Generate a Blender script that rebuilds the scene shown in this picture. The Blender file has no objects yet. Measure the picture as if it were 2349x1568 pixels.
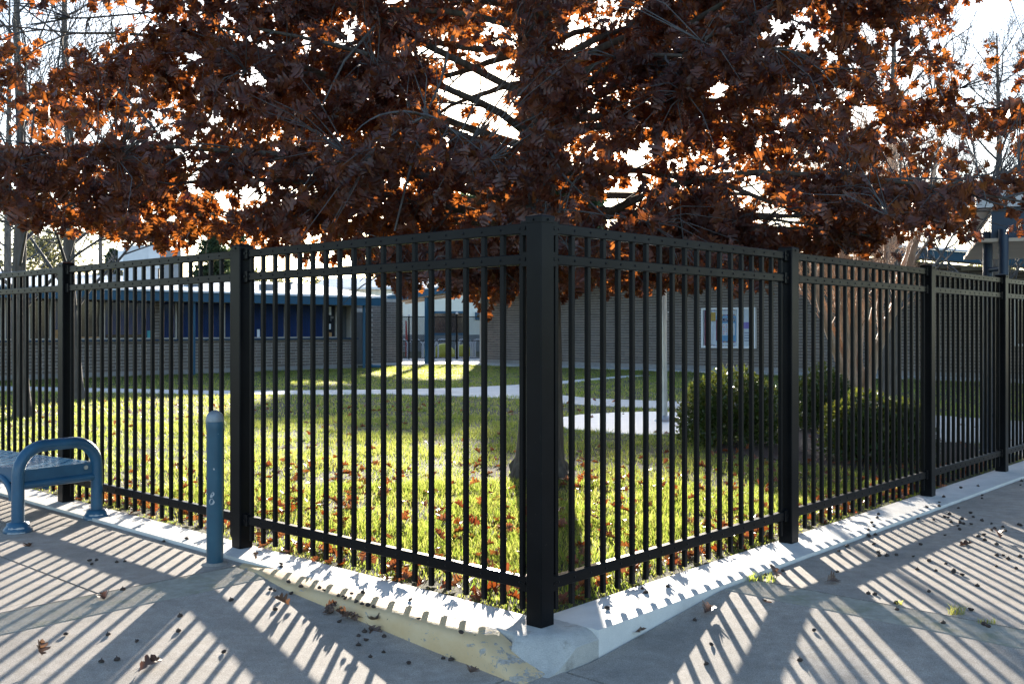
import bpy, math, random
import numpy as np
from mathutils import Vector, Matrix
R = math.radians
random.seed(11); rng = np.random.default_rng(11)
S = bpy.context.scene
COL = S.collection

# ------------------------------------------------------------------ camera, sky, sun, exposure
CAMZ, FPX, CX, HY = 1.45, 2310.0, 1174.5, 755.0
cam = bpy.data.cameras.new('camera'); camo = bpy.data.objects.new('camera', cam); COL.objects.link(camo)
camo.location = (0, 0, CAMZ); camo.rotation_euler = (R(90), 0, 0)
cam.sensor_width = 36; cam.lens = 36*FPX/2349; cam.shift_y = -29/2349
cam.clip_start = .05; cam.clip_end = 3000
S.camera = camo
SUN_EL, SUN_AZ = 11.3, 0.4            # degrees above the horizon, degrees right of straight ahead
w = bpy.data.worlds.new('World'); S.world = w; w.use_nodes = True
nt = w.node_tree; bg = nt.nodes['Background']
sky = nt.nodes.new('ShaderNodeTexSky'); sky.sky_type = 'NISHITA'; sky.sun_disc = False
sky.sun_elevation = R(SUN_EL); sky.sun_rotation = R(SUN_AZ)
sky.air_density = .8; sky.dust_density = .7; sky.ozone_density = 1.2; sky.altitude = 30
nt.links.new(sky.outputs[0], bg.inputs[0]); bg.inputs[1].default_value = .125
sl = bpy.data.lights.new('sun', 'SUN'); sl.energy = 5.0; sl.angle = R(.53); sl.color = (1, .90, .76)
so = bpy.data.objects.new('sun', sl); COL.objects.link(so)
sd = Vector((math.sin(R(SUN_AZ))*math.cos(R(SUN_EL)), math.cos(R(SUN_AZ))*math.cos(R(SUN_EL)), math.sin(R(SUN_EL))))
so.rotation_euler = sd.to_track_quat('Z', 'Y').to_euler(); so.location = sd*60
S.view_settings.view_transform = 'Standard'; S.view_settings.look = 'None'
S.view_settings.gamma = 1; S.view_settings.use_curve_mapping = False
S.view_settings.exposure = 1.9
try:
    S.cycles.max_bounces = 4; S.cycles.diffuse_bounces = 2; S.cycles.glossy_bounces = 2; S.cycles.transmission_bounces = 4; S.cycles.sample_clamp_indirect = 6
except Exception: pass

# ------------------------------------------------------------------ frames of reference
C0 = Vector((.138, 4.952))                       # centre of the corner post
DL = Vector((-.7396, .6730)); DR = Vector((.6730, .7396))   # along the left / right fence
def P(u, v, z=0.): return Vector((C0.x+u*DL.x+v*DR.x, C0.y+u*DL.y+v*DR.y, z))
def UV(x, y): d = Vector((x, y))-C0; return d.dot(DL), d.dot(DR)
def U(px, py, z=0.):                              # ground point seen at a place in the photograph
    Y = (CAMZ-z)*FPX/(py-HY); return Vector(((px-CX)/FPX*Y, Y, z))
def AT(px, py, Y): return Vector(((px-CX)/FPX*Y, Y, CAMZ-(py-HY)/FPX*Y))
def proj(p): return CX+FPX*p[0]/p[1], HY-(p[2]-CAMZ)*FPX/p[1]
def v_on_u(px, u): t = (px-CX)/FPX; return (t*(C0.y+u*DL.y)-(C0.x+u*DL.x))/(DR.x-DR.y*t)
def u_on_v(px, v): t = (px-CX)/FPX; return (t*(C0.y+v*DR.y)-(C0.x+v*DR.x))/(DL.x-DL.y*t)
def gz(x, y):                                     # height of the paving outside the fence
    u, v = UV(x, y)
    a = min(1, max(0, (1.85-u)/1.7)) if v < 0 else 1
    b = min(1, max(0, (1.26-v)/1.2)) if u < 0 else 1
    return -.02-.115*a*b if (u < 0 or v < 0) else -.02

# ------------------------------------------------------------------ materials
def newmat(name):
    m = bpy.data.materials.new(name); m.use_nodes = True
    return m, m.node_tree.nodes, m.node_tree.links, m.node_tree.nodes['Principled BSDF']
def mixc(N, L, fac, a, b):
    n = N.new('ShaderNodeMix'); n.data_type = 'RGBA'
    if isinstance(fac, (int, float)): n.inputs[0].default_value = fac
    else: L.new(fac, n.inputs[0])
    for i, c in ((6, a), (7, b)):
        if isinstance(c, (tuple, list)): n.inputs[i].default_value = (*c[:3], 1)
        else: L.new(c, n.inputs[i])
    return n.outputs[2]
def noise(N, L, scale, detail=5, rough=.6, stretch=None, coord='Object', dist=0):
    if coord == 'World': src = N.new('ShaderNodeNewGeometry').outputs['Position']
    else: src = N.new('ShaderNodeTexCoord').outputs[coord]
    if stretch:
        mp = N.new('ShaderNodeMapping'); mp.inputs['Scale'].default_value = stretch; L.new(src, mp.inputs[0]); src = mp.outputs[0]
    n = N.new('ShaderNodeTexNoise'); n.inputs['Scale'].default_value = scale; n.inputs['Detail'].default_value = detail
    n.inputs['Roughness'].default_value = rough; n.inputs['Distortion'].default_value = dist
    L.new(src, n.inputs['Vector']); return n.outputs[0]
def ramp(N, L, src, lo, hi):
    r = N.new('ShaderNodeMapRange'); r.inputs[1].default_value = lo; r.inputs[2].default_value = hi; L.new(src, r.inputs[0]); return r.outputs[0]
def tintsrc(N, L):
    at = N.new('ShaderNodeAttribute'); at.attribute_name = 'tint'
    oi = N.new('ShaderNodeObjectInfo'); ad = N.new('ShaderNodeMath'); ad.operation = 'ADD'
    L.new(at.outputs['Fac'], ad.inputs[0]); L.new(oi.outputs['Random'], ad.inputs[1])
    fr = N.new('ShaderNodeMath'); fr.operation = 'FRACT'; L.new(ad.outputs[0], fr.inputs[0]); return fr.outputs[0]
def pbr(name, c1, c2=None, scale=8, lo=.35, hi=.65, rough=.6, bump=0, bscale=None, metal=0, spec=.5, tint=None,
        stain=None, sscale=.6, slo=.45, shi=.75, stretch=None, coord='World', rvar=0, grain=0, gscale=900):
    m, N, L, b = newmat(name)
    col = c1
    if c2 is not None: col = mixc(N, L, ramp(N, L, noise(N, L, scale, stretch=stretch, coord=coord), lo, hi), c1, c2)
    if tint is not None: col = mixc(N, L, ramp(N, L, tintsrc(N, L), .15, .95), col, tint) if c2 is None else mixc(N, L, ramp(N, L, tintsrc(N, L), .4, 1.3), col, tint)
    if stain is not None: col = mixc(N, L, ramp(N, L, noise(N, L, sscale, 7, .65, coord=coord), slo, shi), col, stain)
    if grain:
        g = noise(N, L, gscale, 2, .5, coord=coord)
        hsv = N.new('ShaderNodeHueSaturation'); mr = N.new('ShaderNodeMapRange')
        mr.inputs[1].default_value = .3; mr.inputs[2].default_value = .7; mr.inputs[3].default_value = 1-grain; mr.inputs[4].default_value = 1+grain
        L.new(g, mr.inputs[0]); L.new(mr.outputs[0], hsv.inputs['Value'])
        if isinstance(col, (tuple, list)): hsv.inputs['Color'].default_value = (*col[:3], 1)
        else: L.new(col, hsv.inputs['Color'])
        col = hsv.outputs[0]
    if isinstance(col, (tuple, list)): b.inputs['Base Color'].default_value = (*col[:3], 1)
    else: L.new(col, b.inputs['Base Color'])
    b.inputs['Roughness'].default_value = rough; b.inputs['Metallic'].default_value = metal
    b.inputs['Specular IOR Level'].default_value = spec
    if rvar:
        mr = N.new('ShaderNodeMapRange'); mr.inputs[3].default_value = rough-rvar; mr.inputs[4].default_value = rough+rvar
        L.new(noise(N, L, 5, 6, coord=coord), mr.inputs[0]); L.new(mr.outputs[0], b.inputs['Roughness'])
    if bump:
        bp = N.new('ShaderNodeBump'); bp.inputs['Strength'].default_value = bump; bp.inputs['Distance'].default_value = .01
        L.new(noise(N, L, bscale or scale*3, 6, stretch=stretch, coord=coord), bp.inputs['Height']); L.new(bp.outputs[0], b.inputs['Normal'])
    return m
def leafmat(name, ca, cb, ta, tb, fac=.5, rough=.5, spec=.35, vein=0):
    m, N, L, b = newmat(name)
    t = tintsrc(N, L)
    L.new(mixc(N, L, t, ca, cb), b.inputs['Base Color']); b.inputs['Roughness'].default_value = rough; b.inputs['Specular IOR Level'].default_value = spec
    tr = N.new('ShaderNodeBsdfTranslucent'); L.new(mixc(N, L, t, ta, tb), tr.inputs[0])
    mx = N.new('ShaderNodeMixShader'); mx.inputs[0].default_value = fac
    L.new(b.outputs[0], mx.inputs[1]); L.new(tr.outputs[0], mx.inputs[2])
    L.new(mx.outputs[0], N['Material Output'].inputs[0]); return m

M = {}
M['black'] = pbr('black_powder_coat', (.003, .0035, .0045), (.006, .0065, .008), 3, rough=.34, rvar=.08, spec=.12, stain=(.022, .02, .017), sscale=38, slo=.66, shi=.72, bump=.03, bscale=160)
M['blue'] = pbr('blue_enamel', (.010, .062, .105), (.015, .085, .135), 6, rough=.38, rvar=.1, stain=(.3, .36, .4), sscale=26, slo=.685, shi=.70, bump=.05, bscale=60)
M['benchblue'] = pbr('blue_plastic_coat', (.016, .078, .145), (.024, .10, .18), 9, rough=.34, rvar=.1, stain=(.28, .31, .34), sscale=30, slo=.72, shi=.74)
M['seatblue'] = pbr('sky_sheen_seat_coat', (.05, .15, .25), (.08, .20, .31), 9, rough=.26, rvar=.08)  # seat blue lightened to paint in the grazing sky sheen
M['kerbgrey'] = pbr('shade_toned_kerb_concrete', (.40, .38, .345), (.50, .475, .43), 9, rough=.8, bump=.4, bscale=70, stain=(.27, .25, .22), sscale=9, slo=.55, shi=.72, grain=.15, gscale=220)  # corner shade put into the base colour, with stains and grain over it
M['capmetal'] = pbr('weathered_zinc_cap', (.16, .19, .22), (.26, .29, .31), 20, rough=.5, metal=.3, bump=.1)
M['chip'] = pbr('chipped_grey_patch', (.30, .33, .36), (.45, .46, .46), 40, rough=.7, bump=.4)
M['aggregate'] = pbr('aggregate_concrete', (.32, .275, .23), (.41, .36, .31), 14, rough=.8, bump=.35, bscale=260, stain=(.205, .19, .17), sscale=1.1, slo=.45, shi=.75, grain=.34, gscale=210, spec=.35)
M['strip'] = pbr('pale_concrete', (.60, .585, .55), (.70, .68, .64), 5, rough=.7, bump=.12, bscale=60, stain=(.46, .44, .41), sscale=3.2, slo=.55, shi=.85, grain=.06, gscale=200)
M['groove'] = pbr('grooved_concrete', (.33, .30, .25), (.43, .39, .33), 18, rough=.85, bump=.5, bscale=140, stain=(.25, .245, .15), sscale=5, slo=.52, shi=.75)
M['joint'] = pbr('joint_dirt', (.035, .03, .025), (.06, .06, .03), 20, rough=.95)
M['path'] = pbr('path_concrete', (.50, .49, .47), (.58, .57, .54), 2, rough=.7, bump=.1, stain=(.42, .40, .37), sscale=.8, slo=.5, shi=.8)
M['pad'] = pbr('new_white_concrete', (.78, .78, .76), (.84, .84, .82), 2, rough=.45, bump=.05)
M['soil'] = pbr('lawn_soil', (.035, .04, .014), (.06, .065, .02), 7, rough=.95, bump=.6, bscale=30, stain=(.07, .05, .03), sscale=2.2, slo=.5, shi=.75)
M['mulch'] = pbr('mulch', (.035, .022, .016), (.075, .05, .04), 25, rough=.95, bump=.8)
M['earth'] = pbr('far_ground', (.10, .095, .06), (.14, .125, .085), .3, rough=.95)
M['brick'] = pbr('grey_brown_brick', (.125, .105, .093), (.165, .14, .122), 3, rough=.85, bump=.35, bscale=45, tint=(.20, .165, .145))
M['mortar'] = pbr('mortar', (.38, .36, .33), (.44, .41, .38), 5, rough=.9, bump=.2)
M['plinth'] = pbr('plinth_concrete', (.24, .235, .23), (.29, .28, .27), 3, rough=.85, stain=(.17, .165, .16), sscale=1)
M['fascia'] = pbr('blue_fascia_paint', (.008, .068, .125), (.010, .08, .145), 2, rough=.5)
M['darkfascia'] = pbr('navy_fascia_paint', (.008, .03, .065), (.011, .038, .08), 2, rough=.45)
M['roof'] = pbr('white_roof_membrane', (.62, .66, .70), (.72, .75, .78), 1.2, rough=.45, stain=(.52, .55, .58), sscale=.5)
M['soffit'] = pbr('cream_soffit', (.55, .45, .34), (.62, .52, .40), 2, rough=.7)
M['alu'] = pbr('window_aluminium', (.40, .37, .33), (.47, .44, .40), 6, rough=.45, metal=.2)
M['bluepane'] = pbr('glass_over_blue_blind', (.006, .022, .085), (.009, .03, .115), 3, rough=.12, spec=.6, stretch=(6, 6, .3))
M['darkpane'] = pbr('dark_window_glass', (.008, .01, .016), (.016, .018, .024), 3, rough=.08, spec=.6)
M['door'] = pbr('grey_door_paint', (.07, .075, .08), (.09, .095, .10), 4, rough=.5)
M['white'] = pbr('white_paint', (.74, .75, .76), (.80, .80, .80), 6, rough=.45)
M['poleal'] = pbr('satin_aluminium', (.50, .50, .50), (.58, .58, .57), 5, rough=.42, metal=.6)
M['paper'] = pbr('white_paper', (.72, .76, .80), (.78, .80, .83), 8, rough=.7)
M['pblue'] = pbr('light_blue_paper', (.20, .42, .66), (.24, .47, .70), 8, rough=.7)
M['pnavy'] = pbr('navy_paper', (.03, .045, .16), (.04, .055, .18), 8, rough=.7)
M['pgold'] = pbr('gold_envelope', (.62, .38, .07), (.70, .44, .09), 8, rough=.5)
M['ppurple'] = pbr('purple_print', (.25, .18, .55), (.34, .27, .62), 8, rough=.6)
M['pred'] = pbr('pink_red_print', (.60, .12, .20), (.66, .18, .26), 8, rough=.6)
M['pmaroon'] = pbr('maroon_border', (.22, .03, .08), (.30, .05, .10), 30, rough=.6)
M['teal'] = pbr('teal_card', (.05, .30, .36), (.07, .36, .42), 8, rough=.6)
M['orange'] = pbr('tan_reflection', (.35, .19, .08), (.42, .24, .10), 8, rough=.6)
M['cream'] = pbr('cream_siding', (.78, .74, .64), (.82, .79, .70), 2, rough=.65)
M['unit'] = pbr('grey_hvac_paint', (.50, .52, .53), (.57, .58, .59), 2, rough=.5)
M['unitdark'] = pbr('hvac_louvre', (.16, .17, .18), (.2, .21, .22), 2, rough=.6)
M['yellowtoy'] = pbr('yellow_plastic', (.62, .52, .03), (.68, .58, .05), 3, rough=.35)
M['red'] = pbr('red_fibreglass', (.45, .04, .03), (.5, .05, .04), 3, rough=.4)
M['bark'] = pbr('oak_bark', (.055, .042, .034), (.125, .10, .082), 16, rough=.95, bump=1.0, bscale=22, stretch=(1.6, 1.6, .28), stain=(.10, .11, .085), sscale=4, slo=.5, shi=.8)
M['twig'] = pbr('grey_twig_bark', (.06, .055, .055), (.105, .10, .10), 14, rough=.85)
M['barebark'] = pbr('bare_tree_bark', (.085, .07, .057), (.15, .125, .105), 9, rough=.95, bump=.7, stretch=(1.5, 1.5, .35))
M['myrtle'] = pbr('crape_myrtle_bark', (.48, .30, .19), (.64, .45, .31), 6, rough=.6, stretch=(1.5, 1.5, .3), stain=(.36, .28, .21), sscale=3)
M['oakleaf'] = leafmat('dry_oak_leaf', (.036, .018, .017), (.082, .044, .038), (.55, .135, .022), (.85, .27, .045), .24, .42, .42)
M['fallleaf'] = leafmat('fallen_oak_leaf', (.12, .035, .018), (.27, .12, .07), (.36, .07, .012), (.42, .16, .04), .3, .4, .5)
M['dryleaf'] = leafmat('withered_brown_leaf', (.09, .055, .04), (.17, .11, .08), (.16, .06, .02), (.25, .12, .05), .25, .45, .5)
M['grass'] = leafmat('grass_blade', (.045, .095, .014), (.14, .14, .05), (.30, .45, .04), (.74, .70, .19), .56, .45, .35)
M['shrub'] = leafmat('shrub_leaf', (.022, .05, .014), (.048, .082, .022), (.18, .27, .03), (.42, .42, .07), .2, .28, .5)
M['needle'] = leafmat('conifer_needle', (.03, .05, .026), (.05, .075, .04), (.09, .13, .05), (.13, .17, .07), .3, .6, .2)
M['farleaf'] = leafmat('far_tree_leaf', (.07, .08, .05), (.12, .125, .08), (.20, .21, .09), (.30, .28, .13), .4, .6, .2)
M['cap'] = pbr('acorn_cap', (.035, .023, .018), (.07, .048, .038), 120, rough=.8, bump=.5, bscale=600)
def yellowmat():
    m, N, L, b = newmat('worn_yellow_kerb_paint')
    col = mixc(N, L, ramp(N, L, noise(N, L, 7, 6, coord='World'), .3, .7), (.62, .42, .21), (.68, .50, .29))
    g = N.new('ShaderNodeNewGeometry'); sx = N.new('ShaderNodeSeparateXYZ'); L.new(g.outputs['Position'], sx.inputs[0])
    grad = N.new('ShaderNodeMapRange'); grad.inputs[1].default_value = -.35; grad.inputs[2].default_value = .2; grad.inputs[3].default_value = 0; grad.inputs[4].default_value = .14
    L.new(sx.outputs[0], grad.inputs[0])
    ad = N.new('ShaderNodeMath'); ad.operation = 'ADD'; L.new(noise(N, L, 13, 9, .72, coord='World', dist=.4), ad.inputs[0]); L.new(grad.outputs[0], ad.inputs[1])
    col = mixc(N, L, ramp(N, L, ad.outputs[0], .605, .62), col, mixc(N, L, ramp(N, L, noise(N, L, 60, coord='World'), .4, .6), (.30, .26, .21), (.44, .39, .33)))
    col = mixc(N, L, ramp(N, L, noise(N, L, 42, 4, coord='World'), .70, .715), col, (.10, .11, .07))
    L.new(col, b.inputs['Base Color']); b.inputs['Roughness'].default_value = .7
    bp = N.new('ShaderNodeBump'); bp.inputs['Strength'].default_value = .3; bp.inputs['Distance'].default_value = .01
    L.new(noise(N, L, 50, 6, coord='World'), bp.inputs['Height']); L.new(bp.outputs[0], b.inputs['Normal']); return m
M['yellow'] = yellowmat()

# ------------------------------------------------------------------ object helpers
def tag(o, label=None, cat=None, group=None, kind=None):
    if label: o['label'] = label
    if cat: o['category'] = cat
    if group: o['group'] = group
    if kind: o['kind'] = kind
    return o
def empty(name, loc, label=None, cat=None, group=None, kind=None):
    o = bpy.data.objects.new(name, None); COL.objects.link(o); o.location = loc; o.empty_display_size = .1
    return tag(o, label, cat, group, kind)
def link(name, me, mat, parent=None, loc=None):
    o = bpy.data.objects.new(name, me); COL.objects.link(o)
    if mat is not None and not me.materials: me.materials.append(M[mat] if isinstance(mat, str) else mat)
    if parent is not None: o.parent = parent
    if loc is not None: o.location = loc
    return o
class MB:
    """collects shapes in world coordinates; build() makes ONE mesh object"""
    def __init__(s): s.v = []; s.f = []; s.sm = []
    def add(s, vs, fs, smooth=False):
        n = len(s.v); s.v += [tuple(x) for x in vs]
        for f in fs: s.f.append(tuple(n+i for i in f)); s.sm.append(smooth)
    def box(s, c, size, ax=None, ay=None):
        ax = Vector((*(ax or (1, 0)), 0)) if ax is None or len(ax) == 2 else Vector(ax)
        ay = Vector((-ax.y, ax.x, 0)) if ay is None else Vector(ay)
        az = ax.cross(ay); c = Vector(c); vs = []
        for k in (-.5, .5):
            for i, j in ((-.5, -.5), (.5, -.5), (.5, .5), (-.5, .5)):
                vs.append(c+ax*size[0]*i+ay*size[1]*j+az*size[2]*k)
        s.add(vs, [(3, 2, 1, 0), (4, 5, 6, 7), (0, 1, 5, 4), (1, 2, 6, 5), (2, 3, 7, 6), (3, 0, 4, 7)])
    def prism(s, poly, z0, z1, smooth=False):
        n = len(poly); vs = [(p[0], p[1], z0) for p in poly]+[(p[0], p[1], z1 if len(p) < 3 else p[2]) for p in poly]
        s.add(vs, [tuple(range(n-1, -1, -1)), tuple(range(n, 2*n))])
        s.add(vs, [(i, (i+1) % n, n+(i+1) % n, n+i) for i in range(n)], smooth)
    def post(s, c, z0, z1, w, d, ax, bev=.004):        # bevelled square tube
        ax = Vector((*ax, 0)); ay = Vector((-ax.y, ax.x, 0)); a, b = w/2, d/2
        pr = [(a-bev, -b), (a, -b+bev), (a, b-bev), (a-bev, b), (-a+bev, b), (-a, b-bev), (-a, -b+bev), (-a+bev, -b)]
        s.prism([tuple((Vector((c[0], c[1], 0))+ax*p[0]+ay*p[1])[:2]) for p in pr], z0, z1)
    def tube(s, pts, rad, n=8, cap=True, smooth=True):
        pts = [Vector(p) for p in pts]; m = len(pts)
        if not hasattr(rad, '__len__'): rad = [rad]*m
        t = (pts[1]-pts[0]).normalized(); a = Vector((0, 0, 1)) if abs(t.z) < .9 else Vector((1, 0, 0))
        x = t.cross(a).normalized(); vs = []
        for i, p in enumerate(pts):
            if i: t = (pts[min(i+1, m-1)]-pts[i-1]).normalized()
            x = (x-t*x.dot(t)).normalized(); y = t.cross(x)
            for k in range(n):
                q = 2*math.pi*k/n; vs.append(p+(x*math.cos(q)+y*math.sin(q))*rad[i])
        fs = [(i*n+k, i*n+(k+1) % n, (i+1)*n+(k+1) % n, (i+1)*n+k) for i in range(m-1) for k in range(n)]
        s.add(vs, fs, smooth)
        if cap: s.add(vs[:n], [tuple(range(n-1, -1, -1))]); s.add(vs[-n:], [tuple(range(n))])
    def lathe(s, c, prof, n=16, smooth=True):
        c = Vector(c); vs = []
        for r, z in prof:
            for k in range(n): q = 2*math.pi*k/n; vs.append(c+Vector((r*math.cos(q), r*math.sin(q), z)))
        m = len(prof)
        s.add(vs, [(i*n+k, i*n+(k+1) % n, (i+1)*n+(k+1) % n, (i+1)*n+k) for i in range(m-1) for k in range(n)], smooth)
        s.add(vs[-n:], [tuple(range(n))]); s.add(vs[:n], [tuple(range(n-1, -1, -1))])
    def mesh(s, name, off=(0, 0, 0)):
        me = bpy.data.meshes.new(name); o = Vector(off)
        me.from_pydata([(x-o.x, y-o.y, z-o.z) for x, y, z in s.v], [], s.f)
        me.polygons.foreach_set('use_smooth', s.sm); me.update(); return me
    def build(s, name, mat, parent=None, kind=None, label=None):
        off = Vector((0, 0, 0)); q = parent
        while q is not None: off = off+q.location; q = q.parent
        o = link(name, s.mesh(name, off), mat, parent)
        return tag(o, label, kind=kind)
    def thing(s, name, mat, label, cat, group=None, kind=None):
        vs = np.array(s.v); c = Vector(((vs[:, 0].min()+vs[:, 0].max())/2, (vs[:, 1].min()+vs[:, 1].max())/2, vs[:, 2].min()))
        o = link(name, s.mesh(name, c), mat, None, c); return tag(o, label, cat, group, kind)
def npmesh(name, V, T, tint=None, smooth=False):
    me = bpy.data.meshes.new(name); V = np.asarray(V, np.float32); T = np.asarray(T, np.int32)
    me.vertices.add(len(V)); me.vertices.foreach_set('co', V.ravel())
    me.loops.add(T.size); me.loops.foreach_set('vertex_index', T.ravel())
    me.polygons.add(len(T)); me.polygons.foreach_set('loop_start', np.arange(len(T), dtype=np.int32)*T.shape[1])
    me.polygons.foreach_set('loop_total', np.full(len(T), T.shape[1], np.int32))
    if smooth: me.polygons.foreach_set('use_smooth', np.ones(len(T), bool))
    me.update(calc_edges=True)
    if tint is not None: a = me.attributes.new('tint', 'FLOAT', 'POINT'); a.data.foreach_set('value', np.asarray(tint, np.float32))
    return me
def sheet(name, pts, z, mat, parent=None, thick=.06, kind='structure'):
    mb = MB(); mb.prism([(p[0], p[1]) for p in pts], z-thick, z); o = mb.build(name, mat, parent)
    if parent is None: tag(o, kind=kind)
    return o

# ================================================================== SETTING: ground
mb = MB(); mb.add([(-900, -300, -.2), (900, -300, -.2), (900, 1500, -.2), (-900, 1500, -.2)], [(0, 1, 2, 3)])
tag(mb.build('ground', 'earth'), kind='structure')
mb = MB(); q = [P(.06, .06), P(60, .06), P(60, 60), P(.06, 60)]
mb.add([(p.x, p.y, -.012) for p in q]+[(p.x, p.y, -.19) for p in q], [(0, 3, 2, 1), (0, 1, 5, 4), (3, 0, 4, 7)])
tag(mb.build('lawn', 'soil'), kind='structure')
tag(sheet('bare_soil', [(.235+math.cos(t*.524)*(.62+.12*math.sin(t*2.3)), 9.95+math.sin(t*.524)*(.75+.15*math.cos(t*1.7)), 0) for t in range(12)], -.004, 'mulch', thick=.02), kind='structure')
# --- paving, slab by slab
pav = empty('pavement', (0, 0, 0), kind='structure')
mb = MB(); q = [P(-14, -14), P(26, -14), P(26, -.1), P(-.1, -.1), P(-.1, 26), P(-14, 26)]
mb.add([(p.x, p.y, gz(p.x, p.y)-.07) for p in q], [(0, 3, 2, 1), (0, 5, 4, 3)]); mb.build('joint_bed', 'joint', pav)
def slab(u0, u1, v0, v1, mat='aggregate', name='slab', step=.16, g=.0085):
    u0 += g; u1 -= g; v0 += g; v1 -= g
    nu = max(1, min(40, int((u1-u0)/step))); nv = max(1, min(40, int((v1-v0)/step))); vs = []; fs = []
    for i in range(nu+1):
        for j in range(nv+1):
            p = P(u0+(u1-u0)*i/nu, v0+(v1-v0)*j/nv); vs.append((p.x, p.y, gz(p.x, p.y)))
    W = nv+1
    fs = [(i*W+j, i*W+j+1, (i+1)*W+j+1, (i+1)*W+j) for i in range(nu) for j in range(nv)]
    rim = [i*W for i in range(nu+1)]+[nu*W+j for j in range(1, W)]+[i*W+nv for i in range(nu-1, -1, -1)]+[j for j in range(nv-1, 0, -1)]
    n0 = len(vs); vs += [(vs[k][0], vs[k][1], vs[k][2]-.05) for k in rim]
    m = len(rim); fs += [(rim[k], rim[(k+1) % m], n0+(k+1) % m, n0+k) for k in range(m)]
    mb = MB(); mb.add(vs, [f[::-1] for f in fs]); mb.build(name, mat, pav)
for ua, ub in ((2.25, 4.32), (4.32, 6.4), (6.4, 8.5), (8.5, 12)):
    slab(ua, ub, -1.16, -.203); slab(ua, ub, -3.4, -1.16)
slab(2.25, 5.5, -9, -3.4); slab(5.5, 12, -9, -3.4)
slab(-.14, 1.85, -2.2, -.33); slab(-.14, 1.85, -6, -2.2)
slab(-3.2, -.14, -2.2, -.14); slab(-3.2, -.14, -6, -2.2)
slab(-3.2, -.274, -.14, 1.26); slab(-9, -3.2, -6, 1.26)
for va, vb in ((1.58, 4.1), (4.1, 6.6), (6.6, 9.1), (9.1, 13)):
    slab(-2.3, -.274, va, vb); slab(-6, -2.3, va, vb)
def grooved(u0, u1, v0, v1, along):           # ridged tactile border
    mb = MB(); n = 17; vs = []; K = 14
    for k in range(K+1):
        t = k/K
        for i in range(4*n+1):
            f = i/(4*n); zz = (0, .011, .011, 0)[i % 4] if i < 4*n else 0
            p = P(u0+(u1-u0)*f, v0+(v1-v0)*t) if along == 'v' else P(u0+(u1-u0)*t, v0+(v1-v0)*f)
            vs.append((p.x, p.y, gz(p.x, p.y)-.009+zz))
    W = 4*n+1; fs = [(k*W+i, k*W+i+1, (k+1)*W+i+1, (k+1)*W+i) for k in range(K) for i in range(W-1)]
    if along != 'v': fs = [f[::-1] for f in fs]
    mb.add(vs, fs); return mb.build('grooved_strip', 'groove', pav)
grooved(1.86, 2.24, -5, -.30, 'v'); grooved(-5, -.285, 1.27, 1.57, 'u')
mb = MB(); cr = [U(x_/1.0643, y_/1.0643, -.0185) for x_, y_ in ((-40, 1492), (0, 1483), (40, 1476), (77, 1467), (100, 1458), (119, 1454), (150, 1449), (201, 1439))]
for a_, b2_ in zip(cr, cr[1:]):
    d_ = (b2_-a_).normalized(); nn_ = Vector((-d_.y, d_.x, 0))*.0016; mb.add([a_-nn_, b2_-nn_, b2_+nn_, a_+nn_], [(0, 1, 2, 3)])
mb.build('crack', 'joint', pav)
# --- pale mow strip under the fence and the yellow kerb
ks = empty('concrete_mow_strip', P(0, 0), kind='structure')
def strip_seg(u0, u1, v0, v1):
    mb = MB(); q = [P(u0, v0), P(u1, v0), P(u1, v1), P(u0, v1)]
    mb.prism([(p.x, p.y) for p in q], -.18, 0); mb.build('strip_section', 'strip', ks)
for ua, ub in ((.12, 2.6), (2.606, 5.2), (5.206, 9), (9.006, 14)): strip_seg(ua, ub, -.2, .075)
for va, vb in ((.12, 3.3), (3.306, 6.6), (6.606, 10), (10.006, 16)): strip_seg(-.27, .075, va, vb)
mb = MB(); n = 16; vs = []; sm = lambda t: t*t*(3-2*t)
for a_ in range(n+1):
    for c_ in range(n+1):
        u = .12-.39*a_/n; v = .12-.385*c_/n; a1 = min(1, max(0, (-.05-u)/.22)); b1_ = min(1, max(0, (-.05-v)/.215))
        vv = v if u < -.05 or v > -.2 else v+(-.2-v)*min(1, (u+.05)/.05)
        edge = .012*max(0, a1-.8)/.2+.012*max(0, b1_-.85)/.15
        vs.append(P(u, vv, -.125*sm(min(1, max(0, (a1+b1_-.55)/1.35)))-edge*(1-.5*a1*b1_)+random.uniform(-.0015, .0015)))
W_ = n+1; mb.add(vs, [(i*W_+j, i*W_+j+1, (i+1)*W_+j+1, (i+1)*W_+j) for i in range(n) for j in range(n)], True)
rim = [i*W_ for i in range(W_)]+[n*W_+j for j in range(1, W_)]+[i*W_+n for i in range(n-1, -1, -1)]+[j for j in range(n-1, 0, -1)]
rv = [vs[k] for k in rim]; m_r = len(rim); mb.add(rv+[Vector((p.x, p.y, -.22)) for p in rv], [(k, m_r+k, m_r+(k+1) % m_r, (k+1) % m_r) for k in range(m_r)])
mb.build('strip_corner', 'kerbgrey', ks)
mb = MB(); prof = lambda wd, h: [(-.203, 0), (-.2-.55*wd, -.003), (-.2-.82*wd, -.008), (-.2-.95*wd, -.022), (-.2-wd, -.048), (-.205-wd, -.3)]
us = [2.28, 2.1, 1.95, 1.8, 1.6, 1.2, .8, .4, .1, -.02, -.14, -.24]; vs = []
for u in us:
    wd = .05+.125*min(1, (2.3-u)/.6); dz = 0 if u < 1.9 else -(u-1.9)*.05
    if u < .1: dz -= (.1-u)*.37
    for vv, z in prof(wd, 0): p = P(u, vv+(0 if u > .1 else (.1-u)*-.12), z+dz+random.uniform(-.002, .002)); vs.append(p)
mb.add(vs, [(i*6+j, i*6+j+1, (i+1)*6+j+1, (i+1)*6+j) for i in range(len(us)-1) for j in range(5)], True)
mb.add(vs[-6:], [(0, 1, 2, 3, 4, 5)])
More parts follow.
